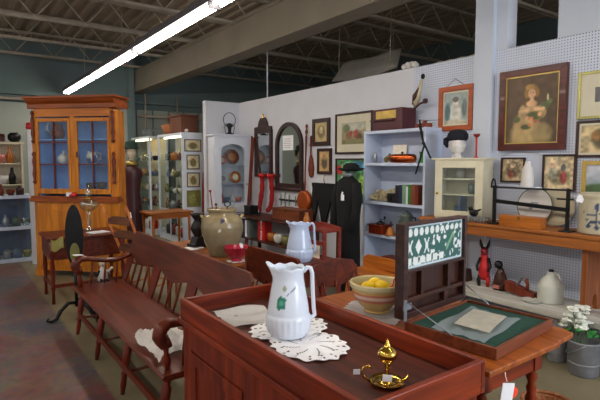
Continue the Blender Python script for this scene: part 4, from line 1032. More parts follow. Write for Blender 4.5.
# cream cupboard with glazed door on the bench
T = thing('cream_cupboard', 'small cream painted cupboard with a glazed door on the end of the bench', 'cupboard', (4.27, 3.06, BZ), RW+.22)
cw = .25; ch = .62
b = B().box(-cw,-.14,0,-cw+.02,.10,ch-.02).box(cw-.02,-.14,0,cw,.10,ch-.02).box(-cw+.02,.085,0,cw-.02,.10,ch-.02).box(-cw+.02,-.14,0,cw-.02,.085,.02)
obj('cupboard_body', b, 'cream', T)
obj('cornice', B().box(-cw-.03,-.17,ch-.02,cw+.03,.105,ch+.0), 'cream', T, bev=.004)
dr = obj('door', B().box(-cw,-.158,.02,-cw+.08,-.141,ch-.022).box(cw-.08,-.158,.02,cw,-.141,ch-.022).box(-cw+.08,-.158,.02,cw-.08,-.141,.09).box(-cw+.08,-.158,ch-.1,cw-.08,-.141,ch-.022), 'cream', T, bev=.003)
obj('door_glass', B().box(-cw+.08,-.152,.09,cw-.08,-.148,ch-.1), 'glass', dr)
obj('door_knob', B().ball((-cw+.035,-.17,.26), .014), 'brass', dr)
for z in (.24, .40): obj('inner_shelf', B().box(-cw+.021,-.10,z,cw-.021,.084,z+.015), 'cream', T)
obj('divider', B().box(-.01,-.10,.021,.0,0.07,.24), 'bluegrey', T)
for i, (yy_, zz, mt, lab) in enumerate(((3.14,.02,'bluegrey','blue grey jar low in the cream cupboard'),(2.98,.256,'greygreen','grey tin on the middle shelf of the cream cupboard'),(3.12,.416,'headwhite','white cup on the top shelf of the cream cupboard'))):
    tag(obj('cup', B().lathe([(.03,0),(.045,.03),(.045,.1),(.04,.1),(.035,.02),(1e-4,.02)], (4.29,yy_,BZ+zz+.0005), 16), mt), lab, 'cup')

def head_mesh(b, c, r, face=-1):
    """mannequin head: skull, brow, nose, chin, neck; faces -y"""
    n0 = 28; rings = []
    for i in range(23):
        t = i/22; z = -1.25 + 2.35*t
        rad = math.sqrt(max(0, 1-(max(-.2, z-.05)/1.05)**2)) if z > -.15 else 1-.32*((-.15-z)/.85)**1.3
        if z < -.85: rad = .46+.10*max(0, (-1.0-z)*4)
        rad = max(rad, 1e-3); ring = []
        for k in range(n0):
            a = 2*PI*k/n0; x = math.cos(a)*rad*.80; y = math.sin(a)*rad*.98
            if y < 0 and z > -.85:
                f = max(0, -math.sin(a))
                y -= .16*math.exp(-((z+.18)/.16)**2)*math.exp(-(x/.13)**2)          # nose
                y -= .07*math.exp(-((z+.72)/.12)**2)*math.exp(-(x/.22)**2)          # chin
                y -= .05*math.exp(-((z+.45)/.06)**2)*math.exp(-(x/.2)**2)           # lips
                y += .09*math.exp(-((z-.02)/.12)**2)*math.exp(-((abs(x)-.32)/.14)**2) # eye sockets
            ring.append(b.bm.verts.new((c[0]+x*r, c[1]+y*r, c[2]+z*r)))
        rings.append(ring)
    for i in range(22):
        for k in range(n0):
            f = b.bm.faces.new((rings[i][k], rings[i][(k+1)%n0], rings[i+1][(k+1)%n0], rings[i+1][k])); f.smooth = True
    b.bm.faces.new(rings[0][::-1]); b.bm.faces.new(rings[-1])
    for s in (-1, 1): b.ball((c[0]+s*.80*r, c[1]+.05*r, c[2]-.15*r), .16*r, .4, .7, 1.2, 10)
    return b
T = thing('mannequin_head', 'white mannequin head wearing a black hat on the cream cupboard', 'mannequin', (4.26, 3.15, BZ+.622), RW+.55)
obj('head', head_mesh(B(), (0,0,.135), .095).lathe([(.06,0),(.06,.006),(.045,.018),(.042,.04)], n=24), 'headwhite', T)
T = thing('felt_hat', 'rounded black cloth hat worn by the white mannequin head', 'hat', (4.26, 3.15, BZ+.622+.185), RW+.55)
obj('crown', B().lathe([(.084,-.01),(.096,0),(.104,.025),(.10,.06),(.08,.09),(.04,.105),(.001,.108)], n=32, fn=lambda i,a,r,z:(r*(1+.03*math.cos(a*7)), z)), 'blacknavy', T)
obj('veil', B().tube([(-.085,.02,.03),(-.115,.01,.0),(-.115,.0,-.04),(-.10,.01,-.08)], [.02,.03,.025,.01], 10), 'blacknavy', T)
T = thing('red_candlestick', 'slender red candlestick with a cupped top on the cream cupboard', 'candlestick', (4.25, 2.92, BZ+.622), RW)
obj('base', B().lathe([(.022,0),(.02,.008),(.008,.015)], n=20), 'red', T); obj('stem', B().tube([(0,0,.01),(0,0,.2)], .009, 10), 'red', T)
obj('cup', B().lathe([(.012,.2),(.03,.215),(.036,.235),(.02,.228),(1e-4,.226)], n=20), 'darkred', T)

# flat grey skates / wire tray with dark bird
T = thing('wire_trivet', 'flat grey wire stand on the bench in front of the cream cupboard', 'stand', (4.09, 2.80, BZ), RW)
obj('trivet_top', B().box(-.13,-.045,.045,.13,.045,.055), 'steel', T)
for k in range(8): obj('wire_leg', B().tube([(-.12+.034*k,-.042,.0),(-.12+.034*k,-.042,.05),(-.12+.034*k,.042,.05),(-.12+.034*k,.042,.0)], .003, 6), 'steel', T)
T = thing('black_iron_bird', 'little black iron bird figure sitting on the grey wire stand', 'ornament', (4.09, 2.82, BZ+.056), RW)
obj('bird_body', B().ball((0,0,.035), .035, 1.4, .8, 1).ball((-.035,-.0,.075), .022).tube([(.03,0,.05),(.08,0,.075)], [.015,.005], 8), 'black', T)
# iron rail stand
T = thing('iron_rod_stand', 'black iron stand with two long ribbed rails on the bench', 'stand', (4.15, 2.30, BZ), RW)
for x in (-.34, .33):
    obj('post', B().box(x-.012,-.012,.01,x+.012,.012,.36), 'black', T)
    obj('foot', B().box(x-.05,-.05,0,x+.05,.05,.012), 'black', T, bev=.004)
obj('rail', B().bar((-.38,0,.345),(.36,0,.345),.018,.014), 'black', T)
rb = B().bar((-.34,-.02,.22),(.34,-.02,.185),.02,.024)
for k in range(34): rb.obox((-.33+.02*k,-.02,.2185-.00105*k), (.009,.03,.034))
obj('ribbed_rail', rb, 'black', T)
obj('top_loop', B().tube([(-.355+.02*math.cos(PI*k/8)-.0,0,.36+.06*math.sin(PI*k/8)) for k in range(9)], .007, 6).tube([(-.335,0,.36),(-.335,0,.35)], .007, 6).tube([(-.375,0,.36),(-.375,0,.35)], .007, 6), 'black', T)
obj('cross_handle', B().bar((.24,0,.27),(.37,0,.27),.02,.014), 'black', T)
# plate standing behind
T = thing('white_platter', 'round white platter with a faint grey rim leaning against the pegboard', 'plate', (4.42, 2.40, BZ), RW, tilt=(-.12, 0))
obj('dish', B().tube([(0,-.0,.17),(0,-.014,.17),(0,-.022,.17)], [.10,.155,.17], 48), 'headwhite', T)
obj('rim_band', B().tube([(.166*math.cos(2*PI*k/48),-.024,.17+.166*math.sin(2*PI*k/48)) for k in range(49)], .004, 6), 'greygreen', T)
obj('centre_print', B().obox((.0,-.024,.18), (.07,.002,.05)).obox((-.03,-.024,.15), (.03,.002,.04), (0,.5,0)), 'steel', T)
T = thing('beige_platter', 'beige oval platter leaning behind the iron stand, right of the white one', 'plate', (4.45, 2.22, BZ), RW, tilt=(-.10, 0))
obj('dish', B().tube([(0,-.0,.17),(0,-.012,.17),(0,-.02,.17)], [.10,.15,.17], 48), 'greystone', T)
T = thing('wooden_slide_box', 'flat orange wooden box with a slatted front on the bench under the iron rails', 'box', (4.13, 2.35, BZ), RW)
T.location.x = 4.0+.13
obj('box_body', B().box(-.19,-.055,0,.19,.055,.085), 'orange', T, bev=.003); obj('box_lid', B().box(-.195,-.06,.086,.195,.06,.10), 'orange', T, bev=.002)
obj('latch', B().box(-.012,-.064,.07,.012,-.058,.095), 'brass', T)
T.location.x = 4.125
# white bottle hung in front of small print
T = thing('white_stoneware_bottle', 'tall white bottle in front of the small print below the girl painting', 'bottle', (4.35, 2.44, 1.369), RW)
obj('bottle_body', B().lathe([(.05,0),(.055,.01),(.053,.1),(.045,.17),(.028,.205),(.022,.235),(.026,.24)], n=28), 'headwhite', T)
T = thing('wall_bracket', 'thin white shelf bracket on the pegboard holding the white bottle', 'shelf', (4.49, 2.44, 1.355), RW)
obj('bracket_board', B().box(-.08,-.2,0,.08,0,.013), 'white', T)
# crock with blue decoration
T = thing('decorated_crock', 'grey stoneware crock painted with blue leaves at the right end of the bench', 'crock', (4.27, 1.775, BZ), 0)
o = obj('crock_body', B().lathe([(.14,0),(.15,.005)] + [(.152,.01+.0125*k) for k in range(23)] + [(.16,.30),(.163,.325),(.15,.33),(.14,.30),(.14,.03),(1e-4,.03)], n=96), 'glaze', T)
def cpaint(co):
    a = (math.atan2(co.y, co.x)-math.radians(-164)+PI) % (2*PI) - PI; u = a*.15; z = co.z
    n = vnoise(a*6, z*22)*10; base = (176+n, 168+n, 144+n); bl = (62, 76, 104)
    def e(cu, cz, ru, rz_): return ((u-cu)/ru)**2+((z-cz)/rz_)**2 < 1
    if math.hypot(co.x, co.y) < .145: return base
    if abs(u) < .004 and .05 < z < .25: return bl
    for cu, cz, ru, rz_ in ((0,.22,.016,.035),(-.045,.16,.035,.012),(.05,.17,.04,.012),(-.03,.10,.03,.013),(.035,.105,.035,.012),(-.06,.07,.02,.018),(.065,.075,.022,.018),(0,.06,.02,.014)):
        if e(cu, cz, ru, rz_): return bl
    if vnoise(u*60+9, z*60) > .86 and .04 < z < .2: return (96, 108, 128)
    return base
paintmesh(o, cpaint)
obj('rim_tag', B().obox((-.148,.085,.285), (.05,.003,.06), (0,.3,-1.05)), 'tag', T)
# on the low shelf
LZ = .376
T = thing('devil_figure', 'red and black carved donkey eared figure on the low plank shelf', 'figure', (4.26, 2.80, LZ), RW+.4)
obj('body', B().lathe([(.03,.06),(.05,.10),(.055,.16),(.04,.22),(.03,.27),(.035,.31),(.02,.34)], n=20), 'red', T)
obj('head', B().ball((0,-.01,.345), .04, .9, 1.2, 1.1), 'darkred', T)
for s in (-1, 1):
    obj('ear', B().tube([(s*.02,0,.37),(s*.035,0,.41),(s*.045,0,.465)], [.012,.017,.004], 8), 'black', T)
    obj('leg', B().tube([(s*.03,0,.1),(s*.045,-.03,.06),(s*.04,-.02,0)], [.025,.02,.016], 10), 'black' if s < 0 else 'red', T)
    obj('arm', B().tube([(s*.035,0,.28),(s*.065,-.03,.2),(s*.05,-.07,.16)], [.015,.013,.01], 8), 'black', T)
T = thing('dark_carved_figure', 'hunched dark brown carved figure on the low shelf between donkey figure and plane', 'figure', (4.26, 2.62, LZ), RW)
obj('body', B().lathe([(.07,0),(.075,.04),(.06,.12),(.035,.18),(.02,.21)], n=18, sy=.8), 'dark', T)
obj('head', B().ball((-.02,-.01,.24), .04), 'black', T)
obj('arm', B().tube([(.03,-.02,.17),(.08,-.05,.1),(.05,-.08,.03)], .015, 8), 'dark', T)
b = B().box(-.03,-.075,.02,.03,-.055,.05); obj('label_patch', b, 'rosy', T)
T = thing('moulding_plane', 'reddish brown wooden hand plane with an upright tote on the low plank shelf', 'tool', (4.2, 2.37, LZ), RW)
obj('stock', B().prism([(-.15,.03),(-.15,.12),(-.12,.12),(.10,.055),(.13,.055),(.13,0),(.05,0)], -.035, .035), 'copperwood', T, bev=.003)
obj('tote', B().tube([(.05,0,.06),(.055,0,.12),(.04,0,.15),(.05,0,.17)], [.018,.014,.018,.01], 10), 'copperwood', T)
obj('blade', B().obox((-.03,0,.12), (.006,.05,.12), (0,.5,0)), 'steel', T)
T = thing('iron_weight', 'small dark block at the far end of the low plank shelf', 'block', (4.3, 3.05, LZ), RW)
obj('block', B().prism([(-.06,0),(.06,0),(.045,.12),(-.045,.12)], -.05, .05), 'dark', T, bev=.004)
T = thing('stoneware_jug', 'pale grey shouldered stoneware jug with a dark stopper on the low shelf', 'jug', (4.24, 2.13, LZ), RW)
obj('jug_body', B().lathe([(.10,0),(.105,.008),(.105,.14),(.10,.155),(.07,.20),(.035,.235),(.03,.25),(.034,.262),(.028,.266)], n=40), 'stonejug', T)
obj('stopper', B().lathe([(.022,.266),(.024,.28),(.012,.29),(.001,.292)], n=16), 'black', T)
obj('jug_handle', B().tube([(.03,.0,.25),(.065,.0,.25),(.08,.0,.22),(.075,.0,.19)], .009, 8), 'stonejug', T)
T = thing('low_dish', 'shallow pale dish right beside the grey jug on the low shelf', 'dish', (4.10, 2.22, LZ), RW)
obj('dish', B().lathe([(.06,0),(.075,.012),(.09,.02),(.085,.02),(.06,.01),(1e-4,.01)], n=28), 'stonejug', T)
tag(obj('felt_beret', B().lathe([(.06,0),(.065,.02),(.04,.05),(.001,.06)], (4.22,1.62,LZ), 20), 'blacknavy'), 'dark felt beret at the near end of the low shelf', 'beret')

# floor right: milk cans, flowers, black boot shapes
def milkcan(loc, label, h, r, rz=0):
    T_ = thing('milk_can', label, 'can', loc, rz)
    obj('can_body', B().lathe([(r,0),(r*1.02,.01),(r,.02),(r,h*.62),(r*.97,h*.66),(r*.62,h*.84),(r*.56,h*.88),(r*.58,h*.95),(r*.72,h),(r*.66,h),(r*.5,h*.88),(r*.5,h*.7),(1e-4,h*.7)], n=36), 'milkcan', T_)
    obj('hoop', B().lathe([(r*1.0,h*.2),(r*1.03,h*.21),(r*1.03,h*.25),(r*1.0,h*.26)], n=36), 'milkcan', T_)
    for s in (-1, 1): obj('handle', B().tube([(s*r*.8,0,h*.70),(s*r*1.08,0,h*.78),(s*r*1.05,0,h*.90),(s*r*.62,0,h*.93)], .007, 8), 'milkcan', T_)
T = thing('galvanised_bucket', 'grey galvanised bucket holding white flowers on the floor below the low shelf', 'bucket', (3.84, 1.66, 0))
obj('bucket_body', B().lathe([(.10,0),(.105,.01),(.112,.24),(.118,.25),(.118,.262),(.110,.262),(.105,.24),(.095,.02),(1e-4,.02)], n=36), 'milkcan', T)
obj('bail_handle', B().tube([(.118*math.cos(PI*k/12+.5),.118*math.sin(PI*k/12+.5),.25-.10*math.sin(PI*k/12)) for k in range(13)], .004, 6), 'steel', T)
obj('bucket_band', B().lathe([(.106,.08),(.111,.085),(.111,.095),(.107,.10)], n=36), 'milkcan', T)
milkcan((3.93, 1.90, 0), 'small dull grey milk can between the bucket and the black boots', .28, .07)
T = thing('white_flowers', 'bunch of white artificial flowers with green leaves standing in the bucket', 'flowers', (3.84, 1.66, .03))
random.seed(11); stems = B(); fl = B(); lv = B()
for k in range(26):
    a = random.random()*2*PI; rr = .02+.075*random.random(); hh = .30+.18*random.random()
    p1 = (rr*math.cos(a), rr*math.sin(a)+.05, hh); stems.tube([(.3*p1[0],.3*p1[1],0),(.5*p1[0],.5*p1[1],.2),p1], .003, 5)
    for q in range(6):
        aa = q*PI/3+a; fl.ball((p1[0]+.022*math.cos(aa), p1[1]+.022*math.sin(aa), p1[2]+.008*random.random()), .016, 1.1, 1.1, .5, 8)
for k in range(16):
    a = random.random()*2*PI; rr = .06+.06*random.random(); lv.ball((rr*math.cos(a), rr*math.sin(a), .27+.06*random.random()), .03, 1.3, .5, .35, 8)
obj('stems', stems, 'stem', T); pt_ = obj('petals', fl, 'petal', T); pt_['kind'] = 'stuff'; obj('leaves', lv, 'green', T)
def boot(loc, label, rz):
    T_ = thing('black_boot', label, 'boot', loc, rz)
    obj('shaft', B().tube([(0,.0,.02),(0,0,.1),(0,.01,.20)], [.04,.04,.05], 14, True), 'black', T_)
    obj('foot', B().ball((0,-.07,.035), .04, .9, 2.0, .85).box(-.035,-.14,0,.035,.04,.012), 'black', T_)
boot((3.84, 2.14, 0), 'black boot on the floor under the low shelf, nearer the milk can', .5)
boot((3.84, 2.40, 0), 'black boot on the floor under the low shelf, farther from the milk can', 1.2)

# ================================================================ left background
# golden pine corner cupboard (front faces the camera, canted side posts)
T = thing('corner_cupboard', 'tall golden pine corner cupboard with glazed doors over a blue painted interior', 'cupboard', (1.388, 7.255, 0), math.radians(-45))
W2 = .645; HB = 2.43
obj('base_body', B().box(-W2+.08,.0,.08,W2-.08,.36,1.08), 'pine', T)
for s in (-1, 1):
    cp_ = obj('corner_post', B().prism([(s*(W2-.09),-.01),(s*W2,.03),(s*W2,.12),(s*(W2-.09),.12)], .0, HB-.12, 'XY'), 'pine', T, bev=.003)
    for z0 in (1.30, 1.86):
        tb = B().turned((s*(W2-.045),-.005,z0),(s*(W2-.045),-.005,z0+.44),[(0,.014),(.06,.028),(.12,.014),(.3,.027),(.5,.016),(.7,.027),(.85,.014),(.93,.028),(1,.008)],10)
        q = obj('split_spindle', tb, 'spindle', cp_); q['label'] = 'reddish turned half spindle'
b = B().box(-W2+.1,.34,1.08,W2-.1,.36,HB-.12).box(-W2+.1,.02,1.08,-W2+.12,.34,HB-.12).box(W2-.12,.02,1.08,W2-.1,.34,HB-.12)
q = obj('interior', b, 'bluepaint', T); q['label'] = 'slate blue painted interior'
for z in (1.20, 1.56, 1.90): obj('inner_shelf', B().box(-W2+.121,.035,z,W2-.121,.339,z+.018), 'bluepaint', T)
obj('side_panel', B().box(-W2+.09,.121,.08,-W2+.099,.36,HB-.12).box(W2-.099,.121,.08,W2-.09,.36,HB-.12).box(-W2+.09,.361,.08,W2-.09,.37,HB-.12), 'pine', T)
obj('frieze', B().box(-W2+.09,-.005,2.22,W2-.09,.10,2.36), 'pine_x', T)
obj('cornice', B().prism([(-.09,2.46),(-.07,2.42),(-.03,2.39),(-.03,2.33),(.3,2.33),(.3,2.46)], -W2-.01, W2+.01, 'YZ').box(-W2-.04,-.11,2.46,W2+.04,.3,2.49), 'pine_red', T, bev=.004)
obj('waist_moulding', B().box(-W2-.02,-.045,1.05,W2+.02,.10,1.10).box(-W2-.01,-.03,1.10,W2+.01,.08,1.13), 'pine_red', T, bev=.004)
obj('mid_stile', B().box(-.03,-.008,1.13,.03,.02,2.22), 'pine', T)
for s in (-1, 1):
    x0, x1 = (-W2+.095, -.035) if s < 0 else (.035, W2-.095)
    d = obj('glazed_door', B().box(x0,-.012,1.16,x0+.035,.015,2.20).box(x1-.035,-.012,1.16,x1,.015,2.20).box(x0+.035,-.012,1.16,x1-.035,.015,1.23).box(x0+.035,-.012,2.15,x1-.035,.015,2.20), 'pine', T, bev=.003)
    xm = (x0+x1)/2; mb = B().box(xm-.008,-.01,1.23,xm+.008,.01,2.15)
    for z in (1.56, 1.86): mb.box(x0+.035,-.01,z,x1-.035,.01,z+.016)
    obj('muntin', mb, 'spindle', d)
    obj('door_glass', B().box(x0+.035,.011,1.23,x1-.035,.014,2.15), 'glass', d)
    d2 = obj('lower_door', B().box(x0,-.016,.16,x1,-.001,1.02), 'pine', T, bev=.003)
    obj('raised_panel', B().box(x0+.07,-.024,.24,x1-.07,-.016,.94), 'pine', d2, bev=.006)
obj('keyhole_plate', B().box(.055,-.02,1.66,.075,-.012,1.74), 'dark', T)
obj('foot', B().prism([(-W2,0),(-W2+.16,0),(-W2+.12,.08),(-W2,.10)], -.01, .12), 'pine', T); obj('foot', B().prism([(W2,0),(W2-.16,0),(W2-.12,.08),(W2,.10)], -.01, .12), 'pine', T)
def on_cup(x, y, z):     # local to world for the cupboard
    return tuple(mat_of(bpy.data.objects['corner_cupboard']) @ Vector((x, y, z)))
T = thing('brown_jug', 'dark brown jug behind the upper left panes of the pine cupboard', 'jug', on_cup(-.31,.13,1.919))
obj('jug_body', B().lathe([(.06,0),(.085,.05),(.09,.09),(.07,.15),(.06,.19),(.068,.21),(.06,.21)], n=24), 'copperwood', T); obj('jug_handle', B().tube([(-.06,0,.19),(-.13,0,.2),(-.14,0,.13),(-.08,0,.06)], .012, 8), 'steel', T)
T = thing('white_teapot', 'small white lidded pot behind the middle left panes of the pine cupboard', 'teapot', on_cup(-.23,.13,1.579))
obj('pot_body', B().lathe([(.05,0),(.08,.03),(.085,.08),(.06,.12),(.03,.13),(.02,.15),(.025,.17),(.001,.185)], n=24), 'headwhite', T); obj('spout', B().tube([(.07,0,.06),(.11,0,.1)], [.014,.008], 8), 'headwhite', T)
T = thing('patterned_jug', 'blue and white patterned jug behind the middle right panes of the cupboard', 'jug', on_cup(.20,.13,1.579))
o = obj('jug_body', B().lathe([(.05,0),(.06,.02),(.08,.06),(.08,.1),(.06,.14),(.065,.17),(.055,.17)], n=32), 'glaze', T); paintmesh(o, lambda co: (60, 80, 130) if vnoise(co.x*40+5, co.z*40) > .55 else (206, 206, 206)); obj('jug_handle', B().tube([(.06,0,.15),(.11,0,.14),(.11,0,.06),(.07,0,.05)], .009, 8), 'headwhite', T)
T = thing('tea_cup', 'dark tea cup low behind the right panes of the pine cupboard', 'cup', on_cup(.16,.13,1.219))
obj('cup_body', B().lathe([(.03,0),(.055,.03),(.06,.09),(.055,.09),(.04,.02),(1e-4,.02)], n=20), 'blackbook', T); obj('cup_handle', B().tube([(.055,0,.08),(.09,0,.07),(.085,0,.03),(.05,0,.03)], .007, 6), 'blackbook', T)
T = thing('dark_bowl', 'dark bowl beside the tea cup low in the pine cupboard', 'bowl', on_cup(.33,.13,1.219))
obj('bowl_body', B().lathe([(.03,0),(.06,.03),(.075,.1),(.07,.1),(.05,.03),(1e-4,.02)], n=20), 'blackbook', T)

# dark red table in front of the cupboard with lamp and cloth
T = thing('side_table', 'dark red side table in front of the pine cupboard with a glass lamp', 'table', (1.20, 6.0, 0))
obj('table_top', B().box(.84, 5.94, .73, 1.72, 6.60, .755), 'settee', T, True, .004)
obj('apron', B().box(.88,5.98,.50,1.68,6.0,.73).box(.88,6.54,.50,1.68,6.56,.73).box(.87,6.0,.50,.89,6.54,.73).box(1.67,6.0,.50,1.69,6.54,.73), 'settee', T, True)
for x in (.89, 1.66):
    for y in (6.0, 6.53): obj('leg', B().turned((x,y,.73),(x,y,0),[(0,.028),(.25,.028),(.28,.018),(.5,.028),(.7,.018),(.75,.026),(.8,.016),(1,.02)]), 'settee_z', T, True)
obj('stretcher', B().box(.89,5.99,.18,1.66,6.01,.22).box(.88,6.02,.18,.90,6.51,.22), 'settee', T, True)
T = thing('glass_oil_lamp', 'tall pale glass oil lamp with a ribbed bowl on the side table', 'lamp', (1.38, 6.40, .756))
obj('lamp_base', B().lathe([(.06,0),(.065,.01),(.03,.03),(.018,.06),(.03,.10),(.018,.14),(.025,.2),(.03,.23)], n=24), 'lampglass', T)
obj('font', B().lathe([(.03,.23),(.07,.26),(.10,.30),(.105,.34),(.08,.37),(.04,.385)], n=32, fn=lambda i,a,r,z:(r*(1+.03*math.cos(a*16)), z)), 'lampglass', T)
obj('burner', B().lathe([(.03,.385),(.035,.40),(.02,.41)], n=20), 'brass', T)
obj('chimney', B().lathe([(.028,.41),(.04,.44),(.03,.50),(.022,.56)], n=24), 'lampglass', T)
b = B().obox((1.42, 6.14, .760), (.22, .16, .008), (0,0,.3)); tag(obj('open_booklet', b, 'tag'), 'white open booklet lying in front of the glass oil lamp', 'booklet')
b = B().sheet(lambda u, v: (.87+.13*u, 5.932-.006*math.sin(7*u), .752-.13*v-.02*math.sin(5*u)), 16, 10, .004)
tag(obj('yellow_cloth', b, 'paleyellow'), 'pale yellow cloth hanging over the front edge of the side table', 'cloth')
b = B().ball((1.16, 6.38, .80), .04, 1, 1, .8); 
T = thing('red_carnation', 'red and white rosette hanging on the pine cupboard\'s waist moulding', 'ornament', on_cup(.0,-.047,1.131))
obj('rosette', B().lathe([(.05,0),(.055,.02),(.03,.05),(.001,.055)], n=20, fn=lambda i,a,r,z:(r*(1+.1*math.cos(a*7)), z)), 'red', T); obj('tag', B().obox((-.05,-.02,.03),(.07,.01,.05)), 'tag', T)
# black oval panel on an iron scroll stand
T = thing('oval_fire_screen', 'tall black oval fire screen on curled iron feet beside the settee', 'screen', (1.0, 5.33, 0), -.19)
b = B().tube([(0,.012,.77),(0,-.012,.77)], [1,1], 40); 
for v in b.bm.verts: v.co = Vector((v.co.x*.085, v.co.y, .85+(v.co.z-.77)*.32))
obj('oval_panel', b, 'black', T, bev=.004)
b = B().tube([(0,-.014,.70),(0,-.017,.70)], [1,1], 30)
for v in b.bm.verts: v.co = Vector((v.co.x*.045, v.co.y, .68+(v.co.z-.70)*.10))
q = obj('painted_spot', b, 'olive', T); q['label'] = 'dull olive painted patch'
obj('post', B().tube([(0,0,.12),(0,0,.56)], .016, 10), 'black', T)
for k in range(3):
    a = k*2*PI/3+3.5; ca, sa = math.cos(a), math.sin(a)
    obj('scroll_foot', B().tube([(0,0,.16),(.08*ca,.08*sa,.17),(.16*ca,.16*sa,.10),(.20*ca,.20*sa,.03),(.25*ca,.25*sa,.014),(.29*ca,.29*sa,.03),(.27*ca,.27*sa,.055)], [.016,.02,.02,.018,.014,.012,.01], 8), 'black', T)
tag(obj('iron_kettle', B().lathe([(.06,0),(.09,.04),(.08,.10),(.04,.13),(.015,.14),(.018,.16),(.001,.165)], (1.28,5.35,0), 24), 'black'), 'squat black iron kettle on the floor behind the oval screen', 'kettle')

# ladder back chair leaning
T = thing('ladder_back_chair', 'orange ladder back chair with dark slats tilted behind the settee', 'chair', (1.80, 5.54, 0), math.radians(111))
for s in (-1, 1):
    obj('back_post', B().tube([(s*.17,.12,0),(s*.18,.12,.40),(s*.21,.42,1.14)], [.016,.017,.013], 10), 'ladder', T)
    obj('front_leg', B().tube([(s*.2,-.26,0),(s*.2,-.26,.46)], .016, 10), 'ladder', T)
    obj('side_stretcher', B().tube([(s*.2,-.26,.2),(s*.18,.11,.2)], .009, 8), 'ladder', T)
for i, z in enumerate((.60, .76, .92)):
    yb_ = .13+.30*(z+.03-.40)/.74; obj('ladder_slat', B().prism([(-.185,z),(.185,z),(.185,z+.06),(.1,z+.09),(-.1,z+.09),(-.185,z+.06)], yb_-.006+.0, yb_+.006), 'rush', T)
obj('rush_seat', B().box(-.20,-.27,.43,.20,.10,.46), 'rush', T, bev=.01)
obj('front_stretcher', B().tube([(-.2,-.26,.2),(.2,-.26,.2)], .009, 8), 'ladder', T)
q = obj('price_tag', B().obox((-.22,.375,1.04),(.03,.004,.06),(0,.3,0)), 'tag', T); q['label'] = 'white card tag'

# small orange table farther back
T = thing('oak_table', 'small orange oak table between the chair and the glass cases', 'table', (3.05, 8.25, 0))
obj('table_top', B().box(-.38,-.3,.72,.38,.3,.75), 'orange', T, bev=.004)
for sx in (-1,1):
    for sy in (-1,1): obj('leg', B().turned((sx*.32,sy*.24,.72),(sx*.32,sy*.24,0),[(0,.026),(.3,.022),(1,.015)],10), 'orange', T)
obj('apron', B().box(-.32,-.25,.64,.32,-.23,.72).box(-.32,.23,.64,.32,.25,.72), 'orange', T)

# dress form with green hat
T = thing('dress_form', 'maroon dress form with a cream head beside the pine cupboard', 'mannequin', (2.63, 8.8, 0), -.25)
obj('skirt', B().lathe([(.17,.02),(.17,.4),(.16,.8),(.135,1.05),(.16,1.25),(.19,1.4),(.17,1.48),(.08,1.54),(.055,1.58)], n=32, sy=.7, fn=lambda i,a,r,z:(r*(1+.04*math.cos(a*9)*(z < 1)), z)), 'maroon', T)
obj('head', head_mesh(B(), (0,0,1.76), .105), 'skin', T)
obj('scarf', B().lathe([(.09,1.54),(.10,1.58),(.075,1.62),(.06,1.60)], n=24), 'gold', T)
obj('hair', B().ball((0,.045,1.80), .10, .95, .9, 1.1), 'black', T)
T = thing('green_hat', 'dark green felt hat on the dress form', 'hat', (2.63, 8.8, 1.845), -.25)
obj('crown', B().lathe([(.13,-.01),(.15,.0),(.12,.012),(.10,.03),(.095,.10),(.05,.13),(.001,.13)], n=28), 'greenhat', T)

# white glass display cases
def display_case(loc, rz, w_, d_, h_, label, kind, shelves, lit=False):
    T_ = thing('display_case', label, 'display case', loc, rz)
    t = .035
    for sx in (-1, 1):
        for sy in (-1, 1): obj('post', B().box(sx*(w_/2)-(t if sx > 0 else 0), sy*(d_/2)-(t if sy > 0 else 0), 0, sx*(w_/2)+(0 if sx > 0 else t), sy*(d_/2)+(0 if sy > 0 else t), h_), 'white', T_)
    obj('top_board', B().box(-w_/2,-d_/2,h_,w_/2,d_/2,h_+.04), 'white', T_)
    obj('plinth', B().box(-w_/2+t,-d_/2+t,0,w_/2-t,d_/2-t,.12), 'white', T_)
    for z in shelves: obj('glass_shelf', B().box(-w_/2+.04,-d_/2+.04,z,w_/2-.04,d_/2-.04,z+.012), 'glass', T_)
    obj('front_glass', B().box(-w_/2+t,-d_/2+.006,.12,w_/2-t,-d_/2+.011,h_), 'glass', T_)
    obj('back_panel', B().box(-w_/2+t,d_/2-.02,.12,w_/2-t,d_/2-.005,h_), 'cream' if lit else 'greystone', T_)
    if lit: 
        q_ = obj('case_lamp', B().tube([(-w_/2+.15,-d_/2+.09,h_-.03),(w_/2-.15,-d_/2+.09,h_-.03)], .016, 8), 'warmtube' if lit is True else 'filltube', T_); q_['label'] = 'lit tube, an added one in the nearer case'  # farther case has a real lamp; the nearer case's tube is added fill
    return T_
caseA = display_case((3.79, 9.45, 0), RW, 1.3, .42, 2.12, 'tall white glass display case, its end panel hung with small prints', 'a', (.62, .95, 1.28, 1.62), 3)
obj('end_panel', B().box(.651,-.21,0,.665,.21,2.12), 'white', caseA)
obj('cross_rail', B().box(-.6,-.215,.60,.6,-.205,.65).box(-.02,-.212,.12,.02,-.206,.60), 'white', caseA)
caseB = display_case((3.72, 11.1, 0), RW, 1.3, .42, 2.12, 'farther white glass display case with a warm lit lamp inside', 'b', (.62, .95, 1.28, 1.62), True)
mats_ = ['amber','olive','glassware','headwhite','greygreen','bluegrey','copperwood','glassware','olive','steel','lacecream','lampglass','blackbook']
def curio_protos():
    res = []
    P1 = [(.03,0),(.05,.03),(.055,.08),(.03,.12),(.02,.16),(.028,.17)]; P2 = [(.04,0),(.06,.05),(.07,.10),(.065,.10),(.05,.04),(1e-4,.02)]; P3 = [(.035,0),(.037,.1),(.02,.13),(.014,.18),(.018,.19)]; P4 = [(.06,0),(.062,.1),(.05,.12),(.02,.125),(.02,.14),(.001,.145)]
    return [P1, P2, P3, P4]
CP = curio_protos(); random.seed(21)
